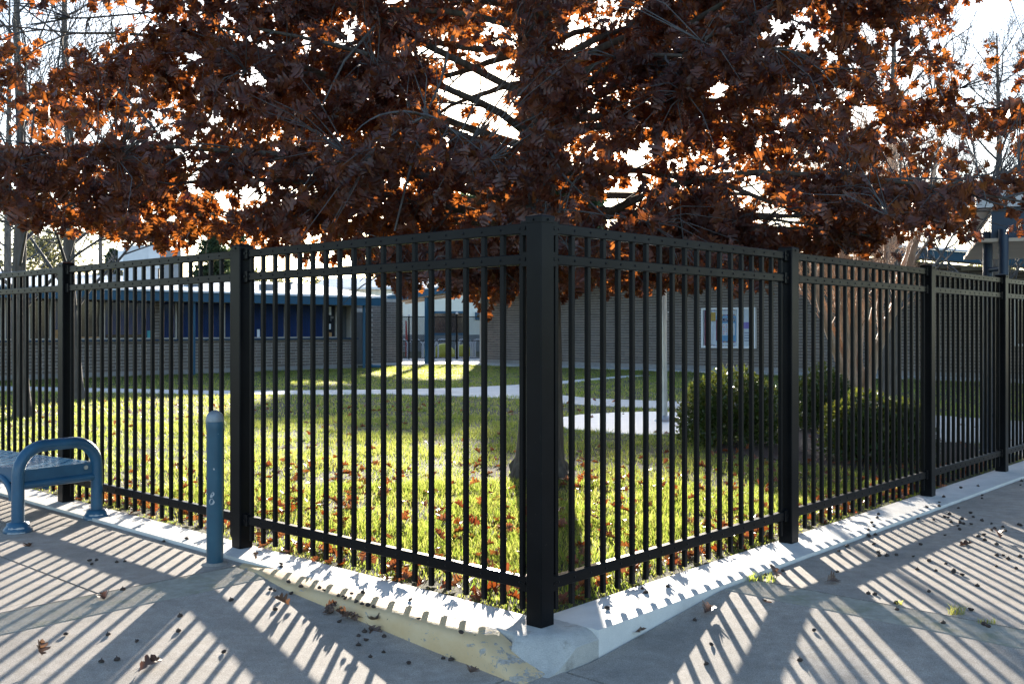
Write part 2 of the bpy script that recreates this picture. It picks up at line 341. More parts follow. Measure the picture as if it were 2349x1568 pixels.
yk = mb.thing('yellow_kerb', 'yellow', 'kerb with worn chipped yellow paint below the corner fence post', 'kerb')
# --- paths across the lawn
walk = empty('lawn_path', (0, 0, 0), kind='structure')
def pathseg(pts, name='path_slab', z=.004): sheet(name, [U(*p, z) for p in pts], z, 'path', walk, .05)
top = [(-200, 882), (60, 886), (182, 889), (320, 891.4), (479, 895), (640, 895), (789, 893.6), (901, 892.7), (1050, 889), (1186, 882), (1266, 875.4), (1441, 861)]
bot = [(-200, 892), (60, 895.5), (182, 898), (320, 900.7), (479, 903.2), (640, 904.6), (804, 904.4), (901, 903), (1012, 906), (1130, 911), (1222, 905)]
for i in range(9): pathseg([top[i], top[i+1], (bot[i+1][0]-(1 if i < 8 else 0), bot[i+1][1]), bot[i]] if i < 8 else [top[8], top[9], (1222, 893), (1222, 914), (1130, 911), bot[8]])
pathseg([(1186, 881.6), (1266, 875), (1390, 865), (1441, 860.6), (1490, 860.5), (1390, 868.6), (1266, 882), (1222, 892.6)])
pathseg([(1222.4, 893.2), (1266, 903.6), (1362, 913.5), (1418, 931.8), (1330, 927), (1266, 922), (1222.4, 914.4)])
pathseg([(1362.5, 913.5), (1559, 920.5), (1700, 922), (1700, 939), (1540, 936.5), (1418.6, 932)])
sheet('flagpole_pad', [U(*p) for p in [(1225, 968), (1268, 960), (1330, 951), (1420, 945.5), (1500, 944), (1600, 947), (1640, 975), (1560, 994), (1480, 997), (1400, 992), (1310, 983), (1250, 975)]], .006, 'pad')
sheet('walkway', [U(*p) for p in [(2110, 950), (2349, 966), (2700, 990), (2700, 1075), (2349, 1046), (2250, 1014), (2110, 1012)]], .004, 'path')
sheet('mulch_bed', [U(*p) for p in [(1620, 1030), (1700, 1000), (1900, 965), (2120, 990), (2240, 1020), (2260, 1062), (2150, 1078), (1900, 1072), (1780, 1052)]], -.004, 'mulch', thick=.02)

# ================================================================== BUILDINGS
def bricks(parent, org, ax, nrm, length, z0, z1, holes=(), course=.102, blen=.405, singles=0, pref=None, mort=True, tex='brick'):
    """real bricks standing 9 mm proud of a mortar wall; the `singles` best become objects of their own"""
    org = Vector((*org, 0)) if len(org) == 2 else Vector(org); ax = Vector((*ax, 0)); nrm = Vector((*nrm, 0)); up = Vector((0, 0, 1))
    lst = []; row = 0; z = z0
    while z+course*.6 < z1:
        s = -blen*(.5 if row % 2 else 0); h = min(course, z1-z)-.016
        while s < length:
            a, b2 = max(0, s), min(length, s+blen-.015)
            if b2-a > .05 and not any(a < h1 and b2 > h0 and z < k1 and z+h > k0 for h0, h1, k0, k1 in holes): lst.append((a, b2, z, h))
            s += blen
        z += course; row += 1
    pick = set()
    if singles:
        cand = []
        for i, (a, b2, zz, h) in enumerate(lst):
            c = org+ax*(a+b2)/2
            if pref is None or pref(proj((c.x, c.y, zz))): cand.append((c.y, i))
        cand.sort(); pick = {i for _, i in cand[:singles]}
    def bverts(a, b2, zz, h, o):
        e = .004; vs = []
        for dn, k in ((-.01, 0), (.006, 0), (.009, e)):
            for s_, t_ in ((a+k, zz+k), (b2-k, zz+k), (b2-k, zz+h-k), (a+k, zz+h-k)): vs.append(o+ax*s_+up*t_+nrm*dn)
        return vs
    fs = [(0, 1, 5, 4), (1, 2, 6, 5), (2, 3, 7, 6), (3, 0, 4, 7), (4, 5, 9, 8), (5, 6, 10, 9), (6, 7, 11, 10), (7, 4, 8, 11), (8, 9, 10, 11)]
    if ax.cross(up).dot(nrm) < 0: fs = [f[::-1] for f in fs]
    V = []; T = []; tt = []; cache = {}
    off = Vector((0, 0, 0)); q = parent
    while q is not None: off = off+q.location; q = q.parent
    for i, (a, b2, zz, h) in enumerate(lst):
        if i in pick:
            key = (round(b2-a, 3), round(h, 3))
            if key not in cache:
                me = bpy.data.meshes.new('brick'); me.from_pydata([tuple(x) for x in bverts(0, b2-a, 0, h, Vector((0, 0, 0)))], [], fs); me.update(); cache[key] = me
            o = link('brick', cache[key], tex, parent); o.location = org+ax*a+up*zz-off
        else:
            n = len(V); V += [x-off for x in bverts(a, b2, zz, h, org)]; T += [tuple(n+k for k in f) for f in fs]; tt += [random.random()]*12
    if V: tag(link('brickwork', npmesh('brickwork', [tuple(x) for x in V], T, tt), tex, parent), kind='stuff')
    return lst
def slabquad(mb, a, b, c, d, th):          # roof slab: four top corners, thickness downward
    vs = [Vector(x) for x in (a, b, c, d)]; vs += [x-Vector((0, 0, th)) for x in vs]
    mb.add(vs, [(0, 1, 2, 3), (7, 6, 5, 4), (0, 4, 5, 1), (1, 5, 6, 2), (2, 6, 7, 3), (3, 7, 4, 0)])
# --- left classroom block: its front runs along DR at u = UW
UW = 26.7
lb = empty('classroom_block', P(UW, 12), 'low grey brick classroom block with blue windows and blue eave at the left', 'building')
V0, V1 = 3.5, 20.45
mb = MB(); mb.box(P(UW+.2, (V0+V1)/2, .56), (V1-V0, .36, 1.06), DR); mb.build('wall', 'mortar', lb)
mb = MB(); mb.box(P(UW+.19, (V0+V1)/2, .04), (V1-V0, .42, .2), DR); mb.build('plinth', 'plinth', lb)
bricks(lb, P(UW+.02, V0), DR, -DL, V1-V0, .145, 1.07, singles=150, pref=lambda q: 175 < q[0] < 770)
mb = MB(); mb.box(P(UW-.02, (V0+V1)/2, 1.105), (V1-V0, .14, .06), DR); mb.build('blue_sill_band', 'darkfascia', lb)
mb = MB(); mb.box(P(UW+3, (V0+V1)/2, 1.3), (V1-V0-.3, 5.2, 2.55), DR); mb.build('core', 'door', lb)
mb = MB(); mb.box(P(UW+.1, (V0+V1)/2, 2.49), (V1-V0, .3, .12), DR); mb.build('window_head', 'fascia', lb)
pp0, pp1 = v_on_u(354, UW), v_on_u(369, UW)
mb = MB(); mb.box(P(UW+.2, (pp0+pp1)/2, 1.75), (pp1-pp0, .36, 1.4), DR); pier = mb.build('pier', 'mortar', lb)
bricks(lb, P(UW+.02, pp0), DR, -DL, pp1-pp0, 1.14, 2.43)
opens = [(-60, 5, 'bluepane'), (10, 62, 'bluepane'), (66, 118, 'darkpane'), (122, 176, 'bluepane'), (182, 233, 'darkpane'), (238, 353, 'bluepane'), (370, 406, 'bluepane'),
         (410, 509, 'bluepane'), (514, 656, 'bluepane'), (660, 686, 'bluepane'), (689, 745, 'bluepane'), (749, 773, 'darkpane')]
wins = []
for a, b, pm in opens:
    va, vb = v_on_u(a, UW), v_on_u(b, UW); fr = .045; z0, z1 = 1.137, 2.43; mb = MB()
    for vv in (va+fr/2, vb-fr/2): mb.box(P(UW+.05, vv, (z0+z1)/2), (fr, .09, z1-z0), DR)
    for zz in (z0+fr/2, z1-fr/2): mb.box(P(UW+.052, (va+vb)/2, zz), (vb-va-2*fr, .088, fr), DR)
    wn = mb.build('window', 'alu', lb); wins.append(wn)
    mb = MB(); mb.box(P(UW+.07, (va+vb)/2, (z0+z1)/2), (vb-va-2*fr+.01, .01, z1-z0-2*fr+.01), DR); mb.build('pane', pm, wn)
def incard(i, px, py0, py1, w_px, mat, nm='paper'):
    va, vb = v_on_u(px, UW), v_on_u(px+w_px, UW); Y = P(UW, va).y; zz = [CAMZ-(y-HY)/FPX*Y for y in (py1, py0)]
    mb = MB(); mb.box(P(UW+.058, (va+vb)/2, sum(zz)/2), (vb-va, .006, zz[1]-zz[0]), DR); mb.build(nm, mat, wins[i])
incard(4, 186, 772, 782, 44, 'orange', 'pane_reflection'); incard(5, 340, 758, 776, 12, 'teal', 'card'); incard(5, 245, 767, 776, 92, 'darkpane', 'shelf')  # orange pieces paint a warm reflection low in the panes
incard(3, 126, 756, 784, 44, 'orange', 'pane_reflection'); incard(8, 592, 755, 776, 6, 'paper'); incard(11, 752, 742, 755, 9, 'paper'); incard(11, 752, 703, 722, 10, 'paper'); incard(11, 751, 762, 776, 12, 'orange', 'pane_reflection')
# recess with the door, brick pier
mb = MB(); mb.box(P(27.9, V1-.1, 1.3), (.2, 2.1, 2.6), DR); mb.build('side_wall', 'mortar', lb)
mb = MB(); mb.box(P(29.2, 22.5, 1.35), (4.2, .36, 2.75), DR); mb.build('recess_wall', 'mortar', lb)
d0, d1 = v_on_u(772, 29), v_on_u(838, 29)
bricks(lb, P(29.02, 20.5), DR, -DL, 4.1, .06, 2.65, holes=[(0, d1-20.5+.06, 0, 2.3)])
mb = MB(); mb.box(P(30.6, 24.62, 1.35), (.3, 3.0, 2.7), DR); mb.build('end_wall', 'mortar', lb)
bricks(lb, P(29.02, 24.78), tuple(DL), tuple(DR), 3., .06, 2.65)
mb = MB(); mb.box(P(28.97, (d0+d1)/2, 1.08), (d1-d0, .06, 2.1), DR); dr = mb.build('door', 'door', lb)
mb = MB(); mb.box(P(28.92, d0+.12, 1.02), (.08, .05, .26), DR); mb.tube([P(28.86, d0+.1, 1.05), P(28.86, d0+.24, 1.05)], .012, 6); mb.build('handle', 'poleal', dr)
mb = MB(); mb.box(P(29.0, (d0+d1)/2, 2.2), (d1-d0+.12, .1, .1), DR); mb.box(P(29.0, d0-.04, 1.1), (.07, .1, 2.2), DR); mb.box(P(29.0, d1+.04, 1.1), (.07, .1, 2.2), DR); mb.build('door_frame', 'alu', lb)
mb = MB(); mb.box(P(25.6, 12, 2.46), (17.6, .09, .28), DR); mb.build('fascia', 'fascia', lb)
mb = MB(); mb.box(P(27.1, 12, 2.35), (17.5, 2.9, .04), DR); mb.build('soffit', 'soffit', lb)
mb = MB(); slabquad(mb, P(25.5, 3, 2.66), P(25.5, 20.9, 2.66), P(33, 20.9, 3.28), P(33, 3, 3.28), .05); slabquad(mb, P(33, 3, 3.28), P(33, 20.9, 3.28), P(40, 20.9, 2.7), P(40, 3, 2.7), .05); rf = mb.build('roof', 'roof', lb)
for i, (uu, vv) in enumerate(((29.2, 12.2), (28.4, 17.6), (29.6, 19.4), (29.5, 15.2))):
    mb = MB(); z = 2.66+(uu-25.5)*.0827
    if i % 2: mb.box(P(uu, vv, z+.1), (.5, .3, .2), DR)
    else: mb.lathe(P(uu, vv, z-.02), [(.1, 0), (.1, .22), (.16, .24), (.16, .3), (.02, .34)], 10)
    mb.build('roof_vent', 'unitdark', rf)
for vv in (v_on_u(444.5, 25.75),):
    mb = MB(); mb.box(P(25.75, vv, 1.16), (.075, .075, 2.32), DR); mb.build('eave_post', 'fascia', lb)
dsx = [v_on_u(835, 25.75), v_on_u(847, 25.75)]
mb = MB(); [mb.tube([P(25.75, x, .02), P(25.75, x, 2.33)], .055, 8) for x in dsx[:1]]
mb.tube([P(25.75, dsx[1], 2.33), P(25.75, dsx[1], .2), P(25.7, dsx[1]+.1, .08), P(25.6, dsx[1]+.42, .06)], .065, 8)
for zz in (.5, 1.2, 1.9): mb.box(P(25.75, sum(dsx)/2, zz), (.3, .03, .05), DR)
mb.build('downspout', 'fascia', lb)
# --- right hall: its front runs along DL at v = VW
VW = 27.6; VR = 25.0
rb = empty('brick_hall', P(13, VW), 'long grey brick hall with rising blue roof edge behind the flagpole', 'building')
UA, UB = -3.0, 26.9
def rake(u): return 2.6+.0865*(30.7-u) if u > 12.8 else 4.148-.128*(12.8-u)
mb = MB(); q = [(u, rake(u)-.05) for u in (UA, 12.8, UB)]
n = 3; vs = [P(u, VW+.02, 0) for u, z in q]+[P(u, VW+.02, z) for u, z in q]+[P(u, VW+.3, 0) for u, z in q]+[P(u, VW+.3, z) for u, z in q]
mb.add(vs, [(0, 1, 4, 3), (1, 2, 5, 4), (6, 9, 10, 7), (7, 10, 11, 8), (3, 4, 10, 9), (4, 5, 11, 10), (2, 8, 11, 5), (0, 3, 9, 6)]); mb.build('wall', 'mortar', rb)
mb = MB(); mb.box(P((UA+UB)/2, VW+.1, .05), (UB-UA, .26, .2), DL); mb.build('plinth', 'plinth', rb)
holes = [(u-UA, u-UA+.25, rake(u+.1)-.06, 9) for u in np.arange(UA, UB, .25)]
bricks(rb, P(UA, VW+.01), DL, -DR, UB-UA, .155, 4.1, holes=holes, singles=300, pref=lambda q: 1275 < q[0] < 1785 and 560 < q[1] < 838)
mb = MB(); mb.box(P(UB+.15, VW+5, 1.45), (.3, 10, 2.9), DL); mb.build('end_wall', 'mortar', rb)
bricks(rb, P(UB+.3, VW), DR, DL, 6, .155, 2.8)
mb = MB()
for ua, ub in ((12.8, 31.2), (UA-3, 12.8)):
    a, b = P(ua, VR, rake(ua)), P(ub, VR, rake(ub)); t = Vector((*(-DR), 0))*.08
    vs = [a, b, b+Vector((0, 0, .26)), a+Vector((0, 0, .26))]; vs += [x-t for x in vs]
    mb.add(vs, [(0, 1, 2, 3), (7, 6, 5, 4), (0, 4, 5, 1), (2, 6, 7, 3), (1, 5, 6, 2), (3, 7, 4, 0)])
mb.build('fascia', 'fascia', rb)
mb = MB()
slabquad(mb, P(12.8, VR-.06, rake(12.8)+.31), P(27, VR-.06, rake(27)+.31), P(27, VR+9, rake(27)+.85), P(12.8, VR+9, rake(12.8)+.65), .05)
slabquad(mb, P(UA-3, VR-.06, rake(UA-3)+.31), P(12.8, VR-.06, rake(12.8)+.31), P(12.8, VR+9, rake(12.8)+.65), P(UA-3, VR+9, rake(UA-3)+.65), .05)
slabquad(mb, P(27, VR-.06, rake(27)+.31), P(31.3, VR-.06, rake(31.2)+.31), P(31.3, VR+2.7, rake(31.2)+.75), P(27, VR+2.7, rake(27)+.75), .05)
mb.build('roof', 'roof', rb)
mb = MB()
for ua, ub, d, e in ((12.8, 27, 2.6, 0), (UA-3, 12.8, 2.6, 0), (27, 31.2, 2.5, .42)):
    slabquad(mb, P(ua, VR+.09, rake(ua)+.03), P(ub, VR+.09, rake(ub)+.03), P(ub, VR+d, rake(ub)+.03+e), P(ua, VR+d, rake(ua)+.03+e), .03)
for ua, ub in ((12.8, 26), (26, 31)):
    for k in (.9, 1.7): mb.tube([P(ua, VR+k, rake(ua)-.04+.1*(ua > 20)), P(ub, VR+k, rake(ub)-.04+.1)], .05, 4, smooth=False)
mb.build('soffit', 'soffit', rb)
up_ = u_on_v(980, VR+.2)
mb = MB(); mb.box(P(up_, VR+.2, 1.3), (.16, .16, 3.0), DL); mb.build('canopy_post', 'fascia', rb)
mb = MB(); mb.box(P(u_on_v(1466, VR+1.6), VR+1.6, rake(18)-.12), (.6, .2, .14), DL); mb.box(P(u_on_v(1045, VR+1.4), VR+1.4, rake(25.5)-.05), (.8, .25, .1), DL); mb.build('soffit_light', 'unitdark', rb)
sheet('hall_walkway', [P(-3, VW-1.9), P(20, VW-1.9), P(26.6, VW-2.3), P(29.2, 22.2), P(29.0, 24.4), P(34, 24.9), P(34, 34), P(26.9, 30), P(26.9, VW), P(-3, VW)], .02, 'path')
# windows at the far right end of the hall
for wpx, ww in ((2262, 30), (2330, 44)):
    ua = u_on_v(wpx, VW); ub = u_on_v(wpx+ww, VW); Y = P(ua, VW).y; z0, z1 = 1.0, 2.3
    mb = MB()
    for uu in (ua, (ua+ub)/2, ub): mb.box(P(uu, VW-.03, (z0+z1)/2), (.06, .08, z1-z0), DL)
    for zz in (z0, z1): mb.box(P((ua+ub)/2, VW-.032, zz), (abs(ub-ua)+.06, .08, .06), DL)
    wn = mb.build('window', 'white', rb)
    mb = MB(); mb.box(P((ua+ub)/2, VW-.02, (z0+z1)/2), (abs(ub-ua), .03, z1-z0-.05), DL); mb.build('pane', 'darkpane', wn)
# --- low wing behind the left block, with rooftop unit
fb = empty('rear_wing', P(47, 18), 'white roofed rear wing seen above the left classroom roof', 'building')
mb = MB(); mb.box(P(47.5, 14, 1.6), (40, 11, 3.2), DR); mb.build('wall', 'cream', fb)
mb = MB(); slabquad(mb, P(41.4, -8, 3.35), P(41.4, 34, 3.35), P(47.5, 34, 4.25), P(47.5, -8, 4.25), .12); slabquad(mb, P(47.5, -8, 4.25), P(47.5, 34, 4.25), P(54, 34, 3.35), P(54, -8, 3.35), .12); mb.build('roof', 'roof', fb)
pu = AT(340, 600, 47.)
hv = empty('rooftop_unit', (pu.x, pu.y, 3.6), 'grey rooftop air conditioning unit on the white roof at the left', 'air conditioner')
mb = MB(); mb.box((pu.x-.3, pu.y, 4.45), (1.5, 1.6, 1.7), (.96, .28)); mb.build('cabinet', 'unit', hv)
mb = MB(); mb.box((pu.x+.95, pu.y+.35, 4.4), (.94, 1.4, 1.5), (.96, .28)); mb.build('coil_section', 'unitdark', hv)
mb = MB(); mb.box((pu.x+.45, pu.y-.45, 4.75), (.5, .5, 1.0), (.96, .28)); mb.build('intake_hood', 'unit', hv)
mb = MB()
for k in range(3): mb.box((pu.x-.85+.42*k, pu.y-.96+.12*k, 4.6), (.34, .04, .9), (.96, .28))
mb.build('access_panel', 'white', hv)
# --- cream building beyond the passage
cb = empty('cream_building', (-3, 66, 0), 'cream clad building with blue trimmed windows beyond the passage', 'building')
mb = MB(); mb.box((-3, 67, 1.9), (18, 2, 4.4)); mb.build('wall', 'cream', cb)
mb = MB(); [mb.box((-11.9+.3*k, 65.985, 1.9), (.05, .04, 4.3)) for k in range(60)]; mb.build('siding_ribs', 'cream', cb, 'stuff')
mb = MB(); mb.box((-3, 65.96, .45), (18.1, .1, 1.3)); mb.build('lower_wall_shade', 'unitdark', cb)  # dark band painting in the shade along the lower wall
for px, wp, y0, y1 in ((1031, 73, 716, 766), (1099, 14, 718, 731), (906, 12, 728, 760)):
    a = AT(px-wp/2, y0, 65.9); b = AT(px+wp/2, y1, 65.9); mb = MB()
    for x in (a.x, b.x): mb.box((x, 65.93, (a.z+b.z)/2), (.14, .1, abs(a.z-b.z)))
    for z in (a.z, b.z): mb.box(((a.x+b.x)/2, 65.92, z), (abs(b.x-a.x)+.14, .1, .14))
    f_ = mb.build('window', 'fascia', cb)
    mb = MB(); mb.box(((a.x+b.x)/2, 65.95, (a.z+b.z)/2), (abs(b.x-a.x)-.1, .06, abs(a.z-b.z)-.1)); mb.build('pane', 'darkpane', f_)
mb = MB(); slabquad(mb, (-13, 65.6, 4.2), (7, 65.6, 4.2), (7, 70, 5.0), (-13, 70, 5.0), .15); mb.build('roof', 'roof', cb)
# --- covered walkway at the far right
cw = empty('walkway_canopy', AT(2300, 1040, 11.7), 'dark blue and white flat walkway canopy on round posts at the right edge', 'canopy')
mb = MB(); a = AT(2240, 445, 11.7)
ca = Vector((a.x, a.y, 0)); e1 = Vector((.93, -.37, 0)).normalized(); e2 = Vector((.37, .93, 0)).normalized()
mb.box(ca+e1*2.5+e2*1.6+Vector((0, 0, 2.98)), (5, 3.2, .24), tuple(e1)); mb.build('roof_edge', 'roof', cw)
mb = MB(); mb.box(ca+e1*2.58+e2*1.6+Vector((0, 0, 2.68)), (4.84, 3.04, .36), tuple(e1)); mb.build('fascia', 'darkfascia', cw)
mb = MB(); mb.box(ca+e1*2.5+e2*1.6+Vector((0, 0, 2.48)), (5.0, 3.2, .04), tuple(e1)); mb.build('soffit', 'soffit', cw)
for px, Y in ((2266, 11.9), (2302, 11.6)):
    x = (px-CX)/FPX*Y; mb = MB(); mb.tube([(x, Y, -.02), (x, Y, 2.6)], .055, 12); mb.lathe((x, Y, -.02), [(.13, 0), (.13, .03), (.07, .05), (.06, .06)], 12); mb.build('post', 'darkfascia', cw)
mb = MB(); xa = (2266-CX)/FPX*11.9; xb = (2302-CX)/FPX*11.6
for zz in (2.15, .45): mb.tube([(xa, 11.9, zz), (xb, 11.6, zz)], .03, 6)
mb.build('crossbar', 'darkfascia', cw)

# ================================================================== FENCE
def fence_post(u, v, label, ax):
    c = P(u, v); o = empty('fence_post', (c.x, c.y, 0), label, 'fence post', 'black steel fence posts')
    mb = MB(); mb.post(c, .001, 1.985, .1, .1, ax, .005); mb.build('shaft', 'black', o)
    mb = MB(); mb.post(c, 1.972, 1.998, .108, .108, ax, .006)
    a = Vector((*ax, 0)); b = Vector((-a.y, a.x, 0)); cc = Vector((c.x, c.y, 0)); vs = []
    for h, zz in ((.053, 1.998), (.049, 2.006), (.022, 2.016)):
        for i, j in ((1, -1), (1, 1), (-1, 1), (-1, -1)): vs.append(cc+a*h*i+b*h*j+Vector((0, 0, zz)))
    mb.add(vs, [(k*4+i, k*4+(i+1) % 4, k*4+4+(i+1) % 4, k*4+4+i) for k in range(2) for i in range(4)]+[(8, 9, 10, 11)])
    cp = mb.build('cap', 'black', o)
    mb = MB()
    for s_, d in ((-1, a), (-1, b), (1, a), (1, b)): mb.box(cc+d*s_*.055+Vector((0, 0, 1.985)), (.01, .01, .01), tuple(a))
    mb.build('cap_screws', 'black', cp)
    return o
RAILS = (('top_rail', 1.95, .052), ('middle_rail', 1.797, .052), ('bottom_rail', .192, .058))
pick_me = {}
def fence_panel(s0, s1, side, n, label):
    """side 'L': runs along u at v = 0; side 'R': runs along v at u = 0"""
    f = (lambda s, o, z=0.: P(s, o, z)) if side == 'L' else (lambda s, o, z=0.: P(o, s, z))
    ax = DL if side == 'L' else DR; ot = -DR if side == 'L' else -DL
    a, b = s0+.05, s1-.05; mid = (a+b)/2
    o = empty('picket_fence', f(mid, 0), label, 'fence', 'black steel picket fence panels')
    base = Vector((f(mid, 0).x, f(mid, 0).y, 0))
    pos = [a+.065+(b-a-.13)*i/(n-1) for i in range(n)]
    for nm, z, h in RAILS:
        mb = MB(); c = f(mid, 0, z); A = Vector((*ax, 0)); O = Vector((*ot, 0)); Z = Vector((0, 0, 1)); L = (b-a)-.09; w, e = .021, .004
        pr = [(w-e, -h/2), (w, -h/2+e), (w, h/2-e), (w-e, h/2), (-w+e, h/2), (-w, h/2-e), (-w, -h/2+e), (-w+e, -h/2)]
        vs = [c+A*L/2*s_+O*p[0]+Z*p[1] for s_ in (-1, 1) for p in pr]
        mb.add(vs, [(i, (i+1) % 8, 8+(i+1) % 8, 8+i) for i in range(8)]+[tuple(range(7, -1, -1)), tuple(range(8, 16))]); rl = mb.build(nm, 'black', o)
        mb = MB()
        for p_ in pos:
            q = f(p_, 0, z)+O*.021; vs = []
            for r_, d in ((.0075, 0), (.0055, .0035), (0, .005)):
                for k in range(6 if r_ else 1): t = k*math.pi/3; vs.append(q+A*r_*math.cos(t)+Z*r_*math.sin(t)+O*d)
            mb.add(vs, [(k, (k+1) % 6, 6+(k+1) % 6, 6+k) for k in range(6)]+[(6+k, 6+(k+1) % 6, 12) for k in range(6)], True)
        mb.build('rivets', 'black', rl, 'stuff')
        for e_ in (-1, 1):
            mb = MB(); q = f(mid+e_*(b-a)/2-e_*.026, 0, z); mb.box(q, (.055, .056, h+.018), tuple(ax)+(0,), tuple(ot)+(0,))
            mb.box(q+O*.0285, (.045, .004, .006), tuple(ax)+(0,), tuple(ot)+(0,)); mb.box(q+O*.028+Z*.03, (.047, .003, .005), tuple(ax)+(0,), tuple(ot)+(0,))
            br = mb.build('bracket', 'black', o)
            mb = MB(); mb.tube([q+O*.026, q+O*.034], .009, 8); mb.build('bolt', 'poleal' if False else 'black', br)
    if side not in pick_me:
        mb = MB(); mb.post((0, 0), 0, 1.878, .0262, .0262, ax, .003); pick_me[side] = mb.mesh('picket')
    for p_ in pos:
        q = link('picket', pick_me[side], 'black', o); w_ = f(p_, 0)
        q.location = (w_.x-base.x, w_.y-base.y, .058+random.uniform(-.002, .002))
LP = [0, 2.62, 5.28, 7.95, 10.6]; RP = [0, 2.60, 5.19, 7.25, 9.85, 12.4]
fence_post(0, 0, 'tall black corner fence post standing nearest at the centre', DL)
for u, l in zip(LP[1:4], ('black fence post just behind the blue bollard', 'black fence post behind the blue bench end', 'black fence post past the left edge beyond the bench')): fence_post(u, 0, l, DL)
for v, l in zip(RP[1:5], ('black fence post first to the right of the corner post', 'black fence post in front of the crape myrtle stems', 'black fence post beside the round canopy posts', 'farthest right black fence post at the photo edge')): fence_post(0, v, l, DR)
for i, l in enumerate(('black picket fence panel between the corner post and the blue bollard', 'black picket fence panel between the bollard and the bench', 'black picket fence panel at the left edge behind the bench')): fence_panel(LP[i], LP[i+1], 'L', 19, l)
for i, (n, l) in enumerate(((19, 'black picket fence panel right of the corner post before the flagpole'), (19, 'black picket fence panel in front of the low shrub and crape myrtle'), (15, 'shorter black picket fence panel third right of the corner'), (19, 'black picket fence panel at the far right edge'))): fence_panel(RP[i], RP[i+1], 'R', n, l)

# ================================================================== STREET FURNITURE
bp_ = U(493, 1292, -.02); bl = empty('bollard', bp_, 'blue steel bollard with grey domed cap beside the fence', 'bollard')
x, y, z = bp_
mb = MB(); mb.tube([(x, y, z), (x, y, z+.88)], .0515, 28); tb = mb.build('tube', 'blue', bl)
mb = MB(); mb.lathe((x, y, z+.845), [(.0545, 0), (.0545, .045), (.053, .05)], 28); mb.build('collar', 'blue', bl)
mb = MB(); mb.lathe((x, y, z+.893), [(.055, 0), (.0552, .008), (.053, .028), (.046, .046), (.034, .059), (.018, .067), (.003, .07)], 28); mb.build('dome_cap', 'capmetal', bl)
mb = MB(); mb.lathe((x, y, z-.004), [(.085, 0), (.078, .008), (.06, .014), (.052, .016)], 20); mb.build('mortar_collar', 'aggregate', bl)
for k, (a_, zz, r_) in enumerate(((-1.75, .43, .012), (-1.55, .445, .016), (-1.66, .395, .02), (-1.25, .86, .012), (-1.4, .60, .007))):
    mb = MB(); vs = []; n_ = 9
    for i in range(n_):
        t = 2*math.pi*i/n_; rr = r_*random.uniform(.5, 1.1); an = a_+rr*math.cos(t)/.052; vs.append((x+.0522*math.cos(an), y+.0522*math.sin(an), z+zz+rr*1.1*math.sin(t)))
    mb.add(vs, [tuple(range(n_))]); mb.build('paint_chip', 'chip', tb)
# --- bench
b1, b2 = U(41, 1219, -.02), U(222, 1188, -.02)
bn = empty('bench', (b1+b2)/2, 'blue metal bench with ribbed seat and rounded armrest loop', 'bench')
ba = (b2-b1); ba.z = 0; bw = ba.length; ba.normalize(); bl_ = Vector((-ba.y, ba.x, 0))
if bl_.x > 0: bl_ = -bl_
def loop_pts(o, top=.588):
    pts = [o+b1*0]; pts = []
    A = b1+o; B = b2+o; r = .2
    pts.append(Vector((A.x, A.y, -.02))); pts.append(Vector((A.x, A.y, top-r)))
    for k in range(1, 9): t = k/8*math.pi/2; pts.append(Vector((A.x, A.y, top-r))+ba*r*(1-math.cos(t))+Vector((0, 0, r*math.sin(t))))
    for k in range(0, 9): t = k/8*math.pi/2; pts.append(Vector((B.x, B.y, top-r))-ba*r*(1-math.sin(t))+Vector((0, 0, r*math.cos(t))))
    pts.append(Vector((B.x, B.y, -.02))); return pts
for k, off in enumerate((0, 1.75)):
    o_ = bl_*off; mb = MB(); mb.tube(loop_pts(o_), .044, 18); lp = mb.build('armrest_loop', 'benchblue', bn)
    for q in (b1+o_, b2+o_):
        mb = MB(); mb.lathe((q.x, q.y, -.02), [(.098, 0), (.1, .022), (.088, .034), (.078, .05), (.074, .066), (.05, .074)], 24); mb.build('foot_flange', 'benchblue', lp)
        if k == 0:
            mb = MB(); vs = []
            for i in range(9): t = -1.9+i*.16; vs.append((q.x+.1015*math.cos(t), q.y+.1015*math.sin(t), -.018))
            for i in range(9): t = -1.9+i*.16; vs.append((q.x+.086*math.cos(t), q.y+.086*math.sin(t), .018+.008*random.random()))
            mb.add(vs, [(i, i+1, 10+i, 9+i) for i in range(8)]); mb.build('paint_chip', 'chip', lp)
sz = .41; sc0 = (b1+b2)/2; sc0.z = 0; hw = bw/2-.045
mb = MB(); NS = 26                                    # ribbed seat: bars running the length, slots between
for i in range(NS):
    t = -hw+2*hw*(i+.5)/NS
    for k in range(10): c = sc0+ba*t+bl_*(.03+.175*k+.0875)+Vector((0, 0, sz+.02*(1-(t/hw)**2)*-1+.012)); mb.box(c, (.16, .014, .012), tuple(bl_), tuple(ba))
mb.build('seat_slats', 'seatblue', bn, 'stuff')
mb = MB()
for k in range(24): c = sc0+bl_*(.01+.0765*k)+Vector((0, 0, sz-.006)); mb.box(c, (.012, 2*hw, .008), tuple(bl_), tuple(ba))
mb.build('seat_ribs', 'benchblue', bn, 'stuff')
for e_ in (-1, 1):
    mb = MB(); pts = [sc0+ba*e_*(hw+.008)+bl_*x_+Vector((0, 0, sz-.035)) for x_ in (0, 1.78)]; mb.box((pts[0]+pts[1])/2, (1.78, .016, .1), tuple(bl_), tuple(ba)); mb.build('seat_edge', 'benchblue', bn)
mb = MB(); mb.box(sc0+bl_*.002+Vector((0, 0, sz-.03)), (.016, 2*hw+.1, .085), tuple(bl_), tuple(ba)); mb.build('seat_end', 'benchblue', bn)
